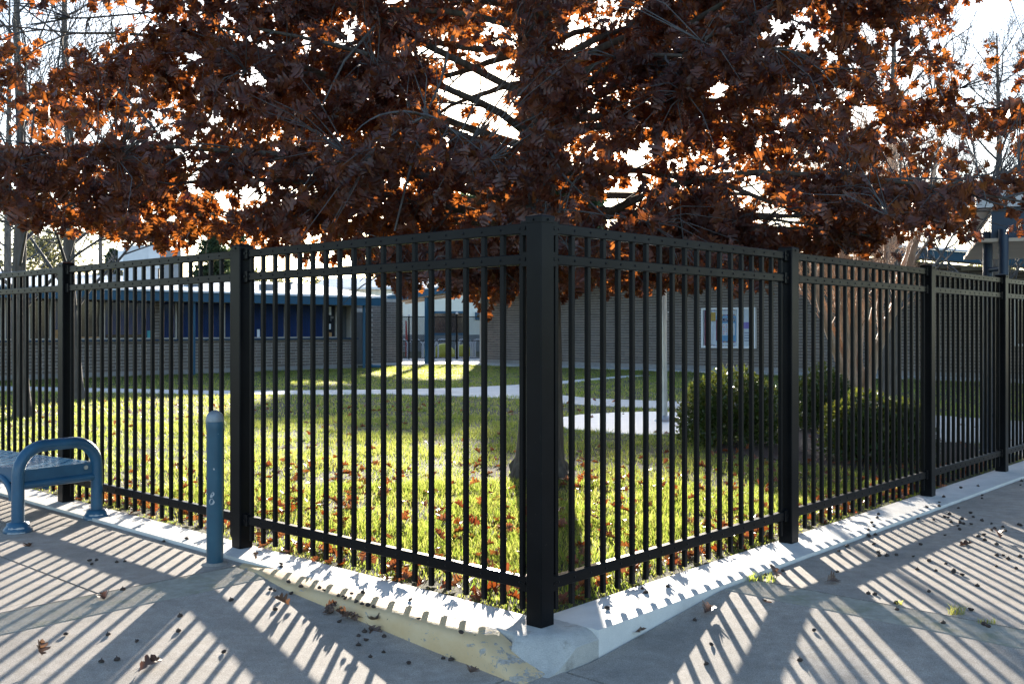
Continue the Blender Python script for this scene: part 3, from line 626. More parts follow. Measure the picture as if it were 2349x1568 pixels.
mb = MB(); mb.tube([sc0+ba*-.1+bl_*.0+Vector((0, 0, sz-.12)), sc0+ba*-.1+bl_*1.75+Vector((0, 0, sz-.12))], .03, 10); mb.tube([sc0-ba*(bw/2)+Vector((0, 0, sz-.1)), sc0+ba*(bw/2)+Vector((0, 0, sz-.1))], .03, 10); mb.build('support_bar', 'benchblue', bn)
pts = []
for k in range(9): t = k/8*math.pi*.5; pts.append(sc0+ba*(-hw-.02)+bl_*(.30-.18*math.sin(t))*1+Vector((0, 0, sz-.06-.16*(1-math.cos(t)))))
mb = MB(); mb.tube(pts, .024, 10); mb.build('curved_brace', 'benchblue', bn)
mb = MB(); q = sc0+ba*(hw-.06)+bl_*-.012+Vector((0, 0, sz-.02)); mb.tube([q, q-bl_*.012], .016, 10); mb.build('bolt', 'poleal', bn)
# --- flagpole
fp = U(1525, 966, 0.); fl = empty('flagpole', fp, 'slim silver flagpole standing on the white concrete pad', 'flagpole')
mb = MB(); mb.tube([(fp.x, fp.y, 0), (fp.x-.02, fp.y, 3.2), (fp.x-.05, fp.y, 9)], [.044, .042, .03], 16); mb.build('pole', 'poleal', fl)
mb = MB(); mb.lathe((fp.x, fp.y, .006), [(.17, 0), (.165, .02), (.1, .06), (.06, .085), (.048, .09)], 20); mb.build('base_collar', 'poleal', fl)
mb = MB(); zc = CAMZ-(735-HY)/FPX*fp.y; mb.lathe((fp.x-.008, fp.y, zc), [(.047, 0), (.047, .16)], 16); mb.tube([(fp.x+.03, fp.y-.045, zc+.13), (fp.x+.05, fp.y-.06, zc+.13)], .012, 6); mb.build('cleat_band', 'poleal', fl)
mb = MB(); mb.tube([(fp.x-.055, fp.y-.03, zc+.1), (fp.x-.08, fp.y-.03, 8.9)], .006, 5); mb.build('halyard', 'white', fl)
# --- notice board
ua, ub = u_on_v(1610, VW-.06), u_on_v(1734, VW-.06); bu = (ua+ub)/2; W = abs(ua-ub); Yb = P(bu, VW).y
zt, zb = CAMZ-(705.5-HY)/FPX*Yb, CAMZ-(798-HY)/FPX*Yb; H = zt-zb; zm = (zt+zb)/2
nb = empty('notice_board', P(bu, VW-.06, zb), 'white framed glazed notice board with calendar on the brick hall', 'notice board')
def bx(c_s, c_z, w_, h_, dep, name, mat, par, thick=.012):   # c_s: metres right of the board centre
    m_ = MB(); m_.box(P(bu-c_s, VW-dep, zm+c_z), (w_, thick, h_), DL); return m_.build(name, mat, par)
m_ = MB(); m_.box(P(bu, VW-.03, zm), (W, .06, H), DL); back = m_.build('case', 'white', nb)
m_ = MB(); fw = .07
for cz in (H/2-fw/2, -H/2+fw/2): m_.box(P(bu, VW-.085, zm+cz), (W, .05, fw), DL)
for cs in (-W/2+fw/2, W/2-fw/2): m_.box(P(bu-cs, VW-.0855, zm), (fw, .05, H-2*fw), DL)
m_.box(P(bu-W*.2, VW-.086, zm), (.11, .05, H-2*fw), DL); m_.build('frame', 'white', nb)
k = W/2.06
bx(-W*.15, 0, W*.62, H-.14, .062, 'backing_paper', 'paper', nb); bx(W*.36, 0, W*.22, H-.14, .062, 'backing_paper', 'paper', nb)
def bordr(cs, cz, w_, h_, t_):
    for i in range(int(w_/.05)):
        for s_ in (-1, 1): bx(cs-w_/2+.05*(i+.5), cz+s_*h_/2, .036, t_, .069, 'border_scrap', ('pmaroon', 'pgold', 'pnavy', 'pmaroon', 'ppurple')[(i+(s_ > 0)*2) % 5], nb, .004)
bordr(-W*.15, 0, W*.60, H-.16, .04)
bx(-W*.437, 0, .05, H-.18, .069, 'border_strip', 'pmaroon', nb, .004); bx(-W*.215, -.08, .05, H*.52, .0695, 'border_strip', 'pmaroon', nb, .004)
bx(-W*.04, -.02, W*.37, H*.64, .068, 'calendar_mat', 'pblue', nb, .005); bordr(-W*.03, -.02, W*.36, H*.66, .05)
bx(-W*.03, H*.2, W*.30, H*.09, .074, 'calendar_header', 'pnavy', nb, .004)
bx(-W*.03, -.05, W*.31, H*.30, .074, 'calendar_page', 'paper', nb, .004)
for r_ in range(5):
    for c_ in range(5): bx(-W*.03-.22+.11*c_, .10-.075*r_, .055+.03*((r_*c_) % 2), .028, .078, 'calendar_entry', 'pred' if (r_+c_) % 3 else 'ppurple', nb, .003)
bx(-W*.30, H*.28, W*.13, H*.22, .074, 'gold_envelope', 'pgold', nb, .02)
bx(-W*.40, 0, W*.10, H*.7, .068, 'notice_sheet', 'paper', nb, .004)
for i in range(6): bx(-W*.40, H*.12-.07*i, W*.05, .026, .072, 'printed_line', 'pnavy', nb, .003)
bx(W*.35, H*.10, W*.15, H*.24, .072, 'purple_flyer', 'ppurple', nb, .004); bx(W*.35, H*.20, W*.13, H*.12, .077, 'flyer_heading', 'paper', nb, .004)
for i in range(4): bx(W*.35, -H*.12-.09*i, W*.11, .02, .072, 'printed_line', 'pnavy', nb, .003)
cu = bpy.data.curves.new('lettering', 'FONT'); cu.body = 'DECEMBER'; cu.size = H*.105; cu.align_x = 'CENTER'; cu.align_y = 'CENTER'; cu.extrude = .001
to = bpy.data.objects.new('lettering', cu); COL.objects.link(to); bpy.context.view_layer.update()
dg = bpy.context.evaluated_depsgraph_get(); tm = bpy.data.meshes.new_from_object(to.evaluated_get(dg)); bpy.data.objects.remove(to); tm.materials.clear()
tm.transform(Matrix(((-DL.x, 0, DR.x*-1, 0), (-DL.y, 0, DR.y*-1, 0), (0, 1, 0, 0), (0, 0, 0, 1))))
lt = link('lettering', tm, 'white', nb); lw = P(bu+W*.03, VW-.082, zm+H*.2); lt.location = lw-nb.location
m_ = MB(); m_.box(P(bu, VW-.1, zm), (W-2*fw, .004, H-2*fw), DL)
gm, gN, gL, gb = newmat('clear_pane'); gb.inputs['Base Color'].default_value = (1, 1, 1, 1); gb.inputs['Roughness'].default_value = .02; gb.inputs['Transmission Weight'].default_value = 1; gb.inputs['IOR'].default_value = 1.12
m_.build('glass', gm, nb)
# --- things beyond the passage: chain link fence, bike racks, toys, ladder
Yf = 48.3; cl = empty('chain_link_fence', (-3.2, Yf, 0), 'black chain link fence closing the passage between the two buildings', 'fence')
posts = [912, 955, 1047, 1100, 1112]; zt = 2.05
X = lambda px, Y: (px-CX)/FPX*Y
for px in (902, 938, 1048, 1069, 1116):
    m_ = MB(); m_.tube([(X(px, Yf), Yf, 0), (X(px, Yf), Yf, zt+(.14 if px == 1048 else .03))], .05 if px == 1048 else .035, 8); pp = m_.build('post', 'black', cl)
    m_ = MB(); m_.lathe((X(px, Yf), Yf, zt+(.13 if px == 1048 else .02)), [(.055, 0), (.06, .03), (.04, .08), (.01, .1)], 8); m_.build('cap', 'poleal', pp)
for zz in (.08, .9, zt):
    m_ = MB(); m_.tube([(X(896, Yf), Yf, zz), (X(1118, Yf), Yf, zz)], .022, 6); m_.build('rail', 'black', cl)
m_ = MB(); x0, x1 = X(896, Yf), X(1118, Yf); s_ = x0-2
while s_ < x1:
    for d in (1, -1):
        a, b = (s_, s_+1.97) if d > 0 else (s_+1.97, s_)
        za, zb_ = .08, zt
        if a < x0: za += (x0-a)/(b-a)*1.97; a = x0
        if b < x0: zb_ = .08+1.97*(a-x0)/(a-b) if False else .08+1.97*((a-x0)/1.97); b = x0
        if a > x1: za = .08+(a-x1); a = x1
        if b > x1: zb_ = zt-(b-x1); b = x1
        if abs(a-b) > .02: m_.tube([(a, Yf, za), (b, Yf, zb_)], .009, 3, False, False)
    s_ += .085
m_.build('wire_mesh', 'black', cl, 'stuff')
arches = [(866, 895), (905, 925)]
k = 0
for px, Y, wd in ((923, 50.2, .55), (953, 50.4, .8), (987, 50.4, .8), (1015, 50.4, .8), (1063, 50.2, .75), (1068, 50.9, .75), (1096, 50.2, .5), (1101, 50.9, .5)):
    x = X(px, Y); pts = [(x-wd/2, Y, 0), (x-wd/2, Y, .95-wd/2)]+[(x-wd/2*math.cos(t), Y, .95-wd/2+wd/2*math.sin(t)) for t in np.linspace(.2, math.pi-.2, 9)]+[(x+wd/2, Y, .95-wd/2), (x+wd/2, Y, 0)]
    m_ = MB(); m_.tube(pts, .04, 8)
    m_.thing('bike_rack_hoop', 'white', ('white arched bike rack hoop nearest the left brick end', 'white arched bike rack hoop second from the left brick end', 'white arched bike rack hoop beside the blue canopy post', 'white arched bike rack hoop right of the blue canopy post', 'white arched bike rack hoop at the thick gate post, front row', 'white arched bike rack hoop at the thick gate post, rear row', 'narrow white bike rack hoop at the hall corner, front row', 'narrow white bike rack hoop at the hall corner, rear row')[k], 'bike rack', 'white bike rack hoops'); k += 1
for px, Y, r_, l in ((1018, 53, .55, 'yellow rounded plastic play shell behind the bike racks'), (1062, 54, .5, 'smaller yellow plastic play shell right of the gate post'), (985, 54, .38, 'small yellow plastic play shell by the blue canopy post')):
    m_ = MB(); x = X(px, Y); m_.lathe((x, Y, 0), [(r_, 0), (r_*1.05, r_*.2), (r_*.95, r_*.7), (r_*.7, r_*1.05), (r_*.35, r_*1.25), (r_*.05, r_*1.3)], 14); m_.thing('play_shell', 'yellowtoy', l, 'toy', 'yellow play shells')
x = X(922, 53.5); ld = empty('step_ladder', (x, 53.5, 0), 'red folding step ladder behind the chain link fence', 'ladder')
for s_ in (-1, 1):
    m_ = MB(); m_.box((x+s_*.22, 53.5, .95), (.07, .06, 1.9), (1, 0, 0)); m_.build('rail', 'red', ld)
    m_ = MB(); m_.tube([(x+s_*.26, 54.3, 0), (x+s_*.22, 53.55, 1.85)], .03, 5); m_.build('rear_leg', 'red', ld)
for i in range(6):
    m_ = MB(); m_.box((x, 53.5, .28+.28*i), (.4, .1, .03)); m_.build('step', 'poleal', ld)

# ================================================================== OAK TREE
def oak_leaf(seed):
    """lobed oak leaf, tip along +y, length 1, curled; returns verts and tris"""
    r = np.random.default_rng(seed)
    half = [(0, 0.0), (.05, .12), (.23, .20), (.26, .30), (.12, .33), (.41, .46), (.44, .58), (.17, .55), (.33, .70), (.34, .82), (.12, .75), (.15, .90), (0, 1.0)]
    cu_, fo = r.uniform(-.9, .9), r.uniform(.1, .9)
    def bend(x, y): 
        z = abs(x)*fo*1.0+cu_*(y-.5)**2*.9+.10*math.sin(7*x+seed)*abs(x); return (x*(1-.25*fo), y-.12*abs(cu_)*(y-.5)**2, z)
    V = []; T = []
    mid = [bend(0, y) for _, y in half]; n = len(half); V += mid
    for s_ in (-1, 1):
        o = len(V); V += [bend(s_*x*r.uniform(.85, 1.15), y+r.uniform(-.02, .02)) for x, y in half]
        for i in range(n-1):
            for t in ((i, o+i, o+i+1), (i, o+i+1, i+1)):
                a, b, c = (np.array(V[k]) for k in t)
                if np.linalg.norm(np.cross(b-a, c-a)) > 1e-5: T.append(t if s_ > 0 else t[::-1])
    o = len(V); V += [(.012, 0, 0), (-.012, 0, 0), (0, -.3, .03)]; T.append((o, o+1, o+2))
    return np.array(V, np.float32), np.array(T, np.int32)
LEAVES = [oak_leaf(s) for s in range(9)]
def leaf_meshes(name, mat):
    out = []
    for V, T in LEAVES:
        me = npmesh(name, V, T, np.zeros(len(V)), True); me.materials.append(M[mat]); out.append(me)
    return out
def frames(d, nrm):
    d = d/np.linalg.norm(d, axis=1, keepdims=True); x = np.cross(d, nrm); x /= np.linalg.norm(x, axis=1, keepdims=True)+1e-9
    return np.stack([x, d, np.cross(x, d)], axis=2)         # columns: side, tip, normal
def mass_leaves(name, pos, rot, size, mat, parent, off):
    Vs = []; Ts = []; tt = []; n0 = 0; kind = rng.integers(0, len(LEAVES), len(pos))
    for k, (V, T) in enumerate(LEAVES):
        ix = np.where(kind == k)[0]
        if not len(ix): continue
        W = np.einsum('nij,vj->nvi', rot[ix], V)*size[ix, None, None]+pos[ix, None, :]-np.array(off)
        Vs.append(W.reshape(-1, 3)); Ts.append((T[None]+(np.arange(len(ix))*len(V))[:, None, None]).reshape(-1, 3)+n0); tt.append(np.repeat(rng.random(len(ix)), len(V))); n0 += len(ix)*len(V)
    return tag(link(name, npmesh(name, np.concatenate(Vs), np.concatenate(Ts), np.concatenate(tt), True), mat, parent), kind='stuff')
TX, TY = .268, 9.95
oak = empty('oak_tree', (TX, TY, 0), 'oak tree full of dry russet leaves behind the corner fence post', 'tree')
mb = MB(); zs = [-.06, .06, .16, .3, .5, .8, 1.2, 1.7, 2.4, 3.2, 4.2, 5.4, 6.8, 8.4]; rs = [.31, .275, .25, .235, .225, .207, .197, .19, .18, .165, .14, .11, .07, .03]
mb.tube([(TX+.03*math.sin(z*1.3), TY+.03*math.cos(z), z) for z in zs], rs, 22); tk = mb.build('trunk', 'bark', oak)
for k in range(7):
    a = k*.9+.2; mb = MB(); L = random.uniform(.3, .46)
    mb.tube([(TX+math.cos(a)*d, TY+math.sin(a)*d, h) for d, h in ((.05, .30), (.16, .15), (.25, .07), (.3*L/.38, .01), (L, -.05))], [.08, .085, .07, .045, .02], 10); mb.build('root_flare', 'bark', tk)
BOUND = np.array([(-400, 470), (0, 488), (60, 500), (130, 515), (200, 520), (270, 552), (340, 545), (400, 580), (450, 545), (540, 540), (600, 560), (680, 600), (780, 600), (860, 620), (900, 680), (950, 650), (1010, 640), (1080, 700), (1160, 700), (1230, 640), (1300, 690), (1340, 630), (1430, 690), (1500, 650), (1560, 660), (1640, 640), (1740, 670), (1800, 585), (1880, 575), (1960, 560), (2050, 585), (2150, 545), (2250, 580), (2349, 560), (2800, 540)], float)
GAPS = [(216, 36, 85, 40), (54, 60, 60, 70), (108, 100, 60, 50), (216, 97, 70, 25), (330, 60, 40, 25), (575, 172, 40, 30), (431, 377, 25, 35), (540, 442, 60, 30), (805, 65, 42, 30), (816, 133, 25, 25),
        (1111, 187, 52, 42), (1085, 244, 80, 42), (1180, 296, 36, 26), (1060, 290, 50, 30), (1327, 72, 40, 42), (1470, 360, 30, 40), (1417, 456, 52, 38), (1809, 65, 70, 36), (1593, 277, 22, 16),
        (1726, 432, 50, 40), (1793, 497, 60, 32), (2295, 18, 75, 50), (2277, 342, 40, 30), (2200, 90, 40, 40), (2310, 140, 40, 60), (1290, 430, 30, 22), (700, 410, 26, 18), (930, 415, 24, 18), (1660, 330, 22, 18), (20, 250, 30, 26), (1905, 120, 26, 20), (2320, 490, 75, 55), (2240, 210, 30, 30), (420, 130, 30, 22), (470, 300, 22, 18), (150, 300, 26, 20), (320, 210, 26, 18), (690, 90, 24, 18), (1000, 110, 24, 18), (1540, 110, 28, 22), (1650, 200, 24, 18), (1980, 260, 24, 18), (2090, 170, 26, 20), (880, 330, 22, 16), (760, 300, 20, 16), (1380, 250, 22, 16), (1880, 360, 24, 16), (620, 40, 26, 20)]
def keep(p, rr):
    if p[1] < 6.7: return False
    px, py = proj(p)
    if py > np.interp(px, BOUND[:, 0], BOUND[:, 1])-18*rr: return False
    u, v = UV(p[0], p[1])
    if p[2] < 2.25 and (u < .35 or v < .35): return False
    for gx, gy, a, b in GAPS:
        if ((px-gx)/a)**2+((py-gy)/b)**2 < 1.55 and rr < .95: return False
    return True
limbs = MB(); twigs = MB(); lp_, ld_, ls_ = [], [], []
FILL = 1600; LIMBP = []; NL = 60; r_ = random.Random(5)
def cluster(tip, d, n):
    if not keep(tip, r_.random()): return False
    for _ in range(n):
        dd = np.array(d)*.7+np.array([r_.gauss(0, .75), r_.gauss(0, .75), r_.gauss(-.75, .5)])
        b = np.array(tip)-np.array(d)*r_.uniform(0, .16)+np.array([r_.gauss(0, .02) for _ in range(3)])
        lp_.append(b+dd/np.linalg.norm(dd)*.03); ld_.append(dd); ls_.append(r_.choice((r_.uniform(.06, .1), r_.uniform(.09, .135), r_.uniform(.12, .165))))
    return True
for i in range(NL):
    z0 = 2.05+4.9*(i/NL)**1.25; az = i*2.39996+r_.uniform(-.3, .3)
    if i % 3 == 1: az = (math.pi if i % 2 else 0)+r_.uniform(-.75, .75)
    L = (6.5-.36*(z0-2))*r_.uniform(.8, 1.08)*(.68+.32*abs(math.cos(az)))
    if math.sin(az) < -.2: L *= .62+.38*abs(math.cos(az))
    el = R(r_.uniform(2, 16) if z0 < 3 else r_.uniform(14, 34)); p = Vector((TX, TY, z0)); path = [p.copy()]; n = 14
    for k in range(n):
        el -= R((2.6 if z0 < 3 else 1.9)*r_.uniform(.2, 1.6)); az += r_.gauss(0, .13); el += R(r_.gauss(0, 4.5))
        p = p+Vector((math.cos(az)*math.cos(el), math.sin(az)*math.cos(el), math.sin(el)))*(L/n); path.append(p.copy())
    for k in range(4, n+1):
        px, py = proj(path[k])
        if path[k].y < 6.6 or py > np.interp(px, BOUND[:, 0], BOUND[:, 1])-12: path = path[:k]; break
    L *= (len(path)-1)/n; n = len(path)-1
    r0 = .05-.005*(z0-2); limbs.tube(path, [max(.008, r0*(1-k/(n+.6))) for k in range(n+1)], 8)
    LIMBP += [tuple(path[k].lerp(path[k+1], f_)) for k in range(1, n) for f_ in (0, .5)]
    ns = int(3+L*3.0); sd_ = 1
    for j in range(ns):
        t = .16+.84*(j+r_.random()*.7)/ns; f = t*n; k = min(n-1, int(f)); q = path[k].lerp(path[k+1], f-k); d0 = (path[k+1]-path[k]).normalized(); sd_ = -sd_
        an = math.atan2(d0.y, d0.x)+sd_*R(r_.uniform(28, 75)); e2 = R(r_.uniform(-28, 26)); Ls = (r_.uniform(.45, 1.25))*(1.15-.55*t); pp = [q.copy()]; m = 6; w_ = q.copy()
        for k2 in range(m):
            e2 -= R(r_.uniform(-3, 9)); an += r_.gauss(0, .14); w_ = w_+Vector((math.cos(an)*math.cos(e2), math.sin(an)*math.cos(e2), math.sin(e2)))*(Ls/m); pp.append(w_.copy())
        got = 0
        for k2 in range(1, m+1):
            for _ in range(2 if k2 < m else 3):
                a3 = an+r_.uniform(-1.5, 1.5); e3 = R(r_.uniform(-75, 25)); l3 = r_.uniform(.10, .30)
                d3 = (math.cos(a3)*math.cos(e3), math.sin(a3)*math.cos(e3), math.sin(e3)); tip = pp[k2]+Vector(d3)*l3
                if cluster(tuple(tip), d3, r_.randint(4, 8)): got += 1; twigs.tube([pp[k2], pp[k2]+Vector(d3)*l3*.5+Vector((0, 0, .01)), tip], [.0035, .003, .002], 3, False)
        if got: LIMBP += [tuple(x_) for x_ in pp[2:]]; twigs.tube(pp, [.011*(1-k2/(m+1.5)) for k2 in range(m+1)], 5, False)
allp = np.array(LIMBP)                          # branchlets that fill the space between the limbs
nfill = 0
for _ in range(16000):
    px = r_.uniform(-120, 2470) if r_.random() < .86 else r_.uniform(1190, 1340); Y = r_.uniform(7.1, 12.6); py = r_.uniform(-60, np.interp(px, BOUND[:, 0], BOUND[:, 1])); p = AT(px, py, Y)
    if ((p.x-TX)/6.3)**2+((Y-TY)/3.6)**2 > 1: continue
    dist = np.linalg.norm(allp-np.array(p), axis=1); j = int(dist.argmin())
    if dist[j] > 1.4 or dist[j] < .12: continue
    a = Vector(allp[j]); d = (p-a).normalized()
    if not cluster(tuple(p), tuple(d), r_.randint(4, 7)): continue
    nfill += 1; q = p-d*.14+Vector((0, 0, .03)); twigs.tube([a, a.lerp(p, .5)+Vector((r_.gauss(0, .03), r_.gauss(0, .03), .06)), p], [.006, .0045, .002], 3, False)
    if nfill >= FILL: break
print('FILL', nfill)
lb_ = limbs.build('limbs', 'bark', oak); twigs.build('twigs', 'twig', oak, 'stuff')
lp_ = np.array(lp_); ld_ = np.array(ld_); ls_ = np.array(ls_)
nr = rng.normal(size=ld_.shape); nr[:, 2] *= .5; nr[:, 1] -= .5; rot = frames(ld_, nr)
vis = []
for i in np.argsort(lp_[:, 1]):
    px, py = proj(lp_[i])
    if 0 < px < 2349 and 0 < py < 700: vis.append(i)
    if len(vis) >= 300: break
lms = leaf_meshes('leaf', 'oakleaf')
for i in vis:
    o = link('leaf', lms[rng.integers(0, 9)], None, oak)
    o.matrix_local = Matrix.LocRotScale(Vector(lp_[i])-oak.location, Matrix(rot[i].tolist()).to_quaternion(), Vector((ls_[i],)*3))
rest = np.setdiff1d(np.arange(len(lp_)), vis)
mass_leaves('foliage', lp_[rest], rot[rest], ls_[rest], 'oakleaf', oak, (TX, TY, 0))
print('OAK LEAVES', len(lp_))
# long bare shoots hanging in front of the crown
for pts in ([(1238, 305, 8.2), (1290, 400, 8.1), (1360, 470, 8.0), (1425, 528, 7.9)], [(980, 250, 7.9), (950, 350, 7.8), (905, 530, 7.8)], [(1045, 60, 8.3), (1010, 190, 8.2), (985, 245, 8.1)], [(620, 190, 8.6), (500, 60, 8.7), (470, 0, 8.8)], [(270, 205, 9), (350, 290, 8.7), (420, 400, 8.4)], [(860, 60, 8.4), (790, 140, 8.3), (740, 240, 8.3)]):
    q = [AT(*p) for p in pts]; mb = MB(); mb.tube(q, [.014, .011, .008, .005][:len(q)], 6, False); mb.build('bare_shoot', 'twig', oak)

# ================================================================== GRASS AND OTHER PLANTS
def blades(name, label, y0, y1, dens, h0, h1, wd, seg, test=None):
    Yb, Xb = [], []
    area = .5*1.22*(y1**2-y0**2); n = int(area*dens)
    Y = np.sqrt(rng.random(n)*(y1**2-y0**2)+y0**2); X_ = (rng.random(n)-.5)*1.22*Y
    dx, dy = X_-C0.x, Y-C0.y; u = dx*DL.x+dy*DL.y; v = dx*DR.x+dy*DR.y
    ok = (u > .075) & (v > .075) & (u < UW-.05) & (v < VW-1.9)
    px = CX+FPX*X_/Y; py = HY+CAMZ*FPX/Y
    tb = np.array(top); bb = np.array(bot)
    ok &= ~((py > np.interp(px, tb[:, 0], tb[:, 1])) & (py < np.interp(px, bb[:, 0], bb[:, 1])) & (px < 1222))
    ok &= ~((px > 1186) & (px < 1490) & (py > np.interp(px, (1186, 1266, 1390, 1441, 1490), (881.6, 875, 865, 860.6, 860))) & (py < np.interp(px, (1222, 1266, 1390, 1490), (893, 882, 868.6, 860.5))))
    ok &= ~((px > 1215) & (px < 1700) & (py > np.interp(px, (1222, 1266, 1362, 1559, 1700), (893, 903.6, 913.5, 920.5, 922))) & (py < np.interp(px, (1222, 1266, 1330, 1418, 1540, 1700), (914.4, 922, 927, 932, 936.5, 939))))
    ok &= ~((px > 1225) & (px < 1640) & (py > np.interp(px, (1225, 1330, 1500, 1640), (968, 951, 944, 960))) & (py < np.interp(px, (1225, 1310, 1480, 1640), (970, 983, 996, 976))))
    ok &= ~((px > 2110) & (py > np.interp(px, (2110, 2349), (950, 966))) & (py < np.interp(px, (2110, 2250, 2349), (1012, 1014, 1046))))
    ok &= ~((px > 1640) & (px < 2250) & (py > np.interp(px, (1620, 1900, 2250), (1025, 965, 1020))) & (py < np.interp(px, (1620, 1900, 2250), (1035, 1072, 1062))))
    ok &= ((X_-TX)**2+(Y-TY)**2 > .3**2)
    pat = np.sin(X_*2.1+1.3*np.sin(Y*1.7))*np.sin(Y*2.6+X_)+.8*np.sin(X_*5.3+Y*4.1)*np.sin(Y*6.1-X_*3)
    ok &= rng.random(n) < np.clip(.62+.36*pat, .08, 1)
    X_, Y, pat = X_[ok], Y[ok], pat[ok]; n = len(X_)
    ed = np.minimum(u[ok], v[ok]); h = rng.uniform(h0, h1, n)*(1+.25*pat)*np.clip(.25+(ed-.08)/.4, .25, 1); a = rng.uniform(0, 2*np.pi, n); ln = rng.uniform(.15, .95, n)*h; wv = wd*rng.uniform(.7, 1.3, n)
    sx, sy = np.cos(a), np.sin(a); la = a+np.pi/2+rng.normal(0, .6, n); lx, ly = np.cos(la)*ln, np.sin(la)*ln; z0 = np.full(n, -.014)
    if seg == 2:
        V = np.stack([np.stack([X_-sx*wv, Y-sy*wv, z0], 1), np.stack([X_+sx*wv, Y+sy*wv, z0], 1), np.stack([X_-sx*wv*.8+lx*.35, Y-sy*wv*.8+ly*.35, z0+h*.6], 1), np.stack([X_+sx*wv*.8+lx*.35, Y+sy*wv*.8+ly*.35, z0+h*.6], 1), np.stack([X_+lx, Y+ly, z0+h], 1)], 1)
        T = np.array([(0, 1, 3), (0, 3, 2), (2, 3, 4)])
    else:
        V = np.stack([np.stack([X_-sx*wv, Y-sy*wv, z0], 1), np.stack([X_+sx*wv, Y+sy*wv, z0], 1), np.stack([X_+lx, Y+ly, z0+h], 1)], 1); T = np.array([(0, 1, 2)])
    k = V.shape[1]; tr = (T[None]+(np.arange(n)*k)[:, None, None]).reshape(-1, 3); tint = np.repeat(np.clip(.45+.22*pat+rng.normal(0, .22, n), 0, .999), k)
    print(name, n)
    return tag(link('lawn_grass', npmesh(name, V.reshape(-1, 3), tr, tint), 'grass'), label, 'grass', kind='stuff')
blades('lawn_grass_near', 'sunlit lawn grass close behind the fence', 5.1, 9.5, 4200, .025, .075, .0026, 2)
blades('lawn_grass_middle', 'lawn grass around and behind the oak trunk', 9.5, 17, 1500, .025, .07, .0042, 1)
blades('lawn_grass_far', 'shaded lawn grass before the buildings', 17, 42, 330, .03, .075, .009, 1)
# --- generic leafy mass of small diamond leaves
def tufts(pos, size, nrm_bias=None):
    n = len(pos); d = rng.normal(size=(n, 3)); d /= np.linalg.norm(d, axis=1, keepdims=True)
    if nrm_bias is not None: d = d*.8+nrm_bias
    F = frames(d, rng.normal(size=(n, 3))); base = np.array([(0, 0, 0), (.28, .45, .08), (0, 1, 0), (-.28, .45, .08)], np.float32)
    V = np.einsum('nij,vj->nvi', F, base)*size[:, None, None]+pos[:, None, :]; T = np.array([(0, 1, 2), (0, 2, 3)])
    return V.reshape(-1, 3), (T[None]+(np.arange(n)*4)[:, None, None]).reshape(-1, 3), np.repeat(rng.random(n), 4)
def shrub(px, py, wpx, hpx, label, seed, n=5200):
    c = U(px, py, -.01); W_ = wpx/FPX*c.y; H_ = hpx/FPX*c.y; c.y += W_*.35; c.x *= c.y/(c.y-W_*.35)
    o = empty('shrub', c, label, 'shrub', 'clipped green shrubs'); g = np.random.default_rng(seed)
    n *= 2; d = g.normal(size=(n, 3)); d[:, 2] = np.abs(d[:, 2])*1.0; d /= np.linalg.norm(d, axis=1, keepdims=True)
    bump = 1+.09*np.sin(d[:, 0]*7+seed)*np.sin(d[:, 2]*8)+.06*np.sin(d[:, 1]*13+d[:, 0]*9); rad = (1-.62*g.random(n)**1.6)*bump
    e = .74; pos = np.stack([np.sign(d[:, 0])*np.abs(d[:, 0])**e*W_*.5*rad, np.sign(d[:, 1])*np.abs(d[:, 1])**e*W_*.42*rad, (np.abs(d[:, 2])**e)*H_*.97*rad+.03], 1)
    V, T, tt = tufts(pos, g.uniform(.034, .066, n), d*.7); tag(link('foliage', npmesh('foliage', V, T, tt), 'shrub', o), kind='stuff')
    for k in range(7):
        a = k*.9; m2 = MB(); m2.tube([(c.x, c.y, -.02), (c.x+math.cos(a)*W_*.15, c.y+math.sin(a)*W_*.12, H_*.4), (c.x+math.cos(a)*W_*.3, c.y+math.sin(a)*W_*.25, H_*.75)], [.014, .009, .004], 5); m2.build('stem', 'bark', o)
shrub(1675, 1026, 236, 168, 'rounded green shrub in front of the white flagpole pad', 1, 7000)
shrub(1892, 992, 130, 140, 'dark green shrub behind the crape myrtle foot', 2, 4200)
shrub(2012, 1066, 244, 150, 'low spreading green shrub in front of the crape myrtle', 3, 6500)
# --- bare trees
def branchy(tw, p, d, L, r, lev, rr, up=.05, spread=.6, kids=5, mn=.0025):
    n = 5; path = [p.copy()]; q = p.copy(); dd = d.copy()
    for k in range(n):
        dd = (dd+Vector((rr.gauss(0, .12), rr.gauss(0, .12), rr.gauss(up, .08)))).normalized(); q = q+dd*(L/n); path.append(q.copy())
    tw.tube(path, [max(mn, r*(1-.75*k/n)) for k in range(n+1)], 6 if r > .03 else (4 if r > .01 else 3), False)
    if lev == 0: return
    for k in range(kids):
        t = .25+.75*(k+rr.random())/kids; f = t*n; j = min(n-1, int(f)); s_ = path[j].lerp(path[j+1], f-j); base = (path[j+1]-path[j]).normalized()
        sd_ = base.orthogonal().normalized(); sd_.rotate(Matrix.Rotation(rr.uniform(0, 6.28), 3, base)); nd = (base*(1-spread*.6)+sd_*spread+Vector((0, 0, .12))).normalized()
        branchy(tw, s_, nd, L*rr.uniform(.38, .62), max(mn, r*.45), lev-1, rr, up, spread, kids, mn)
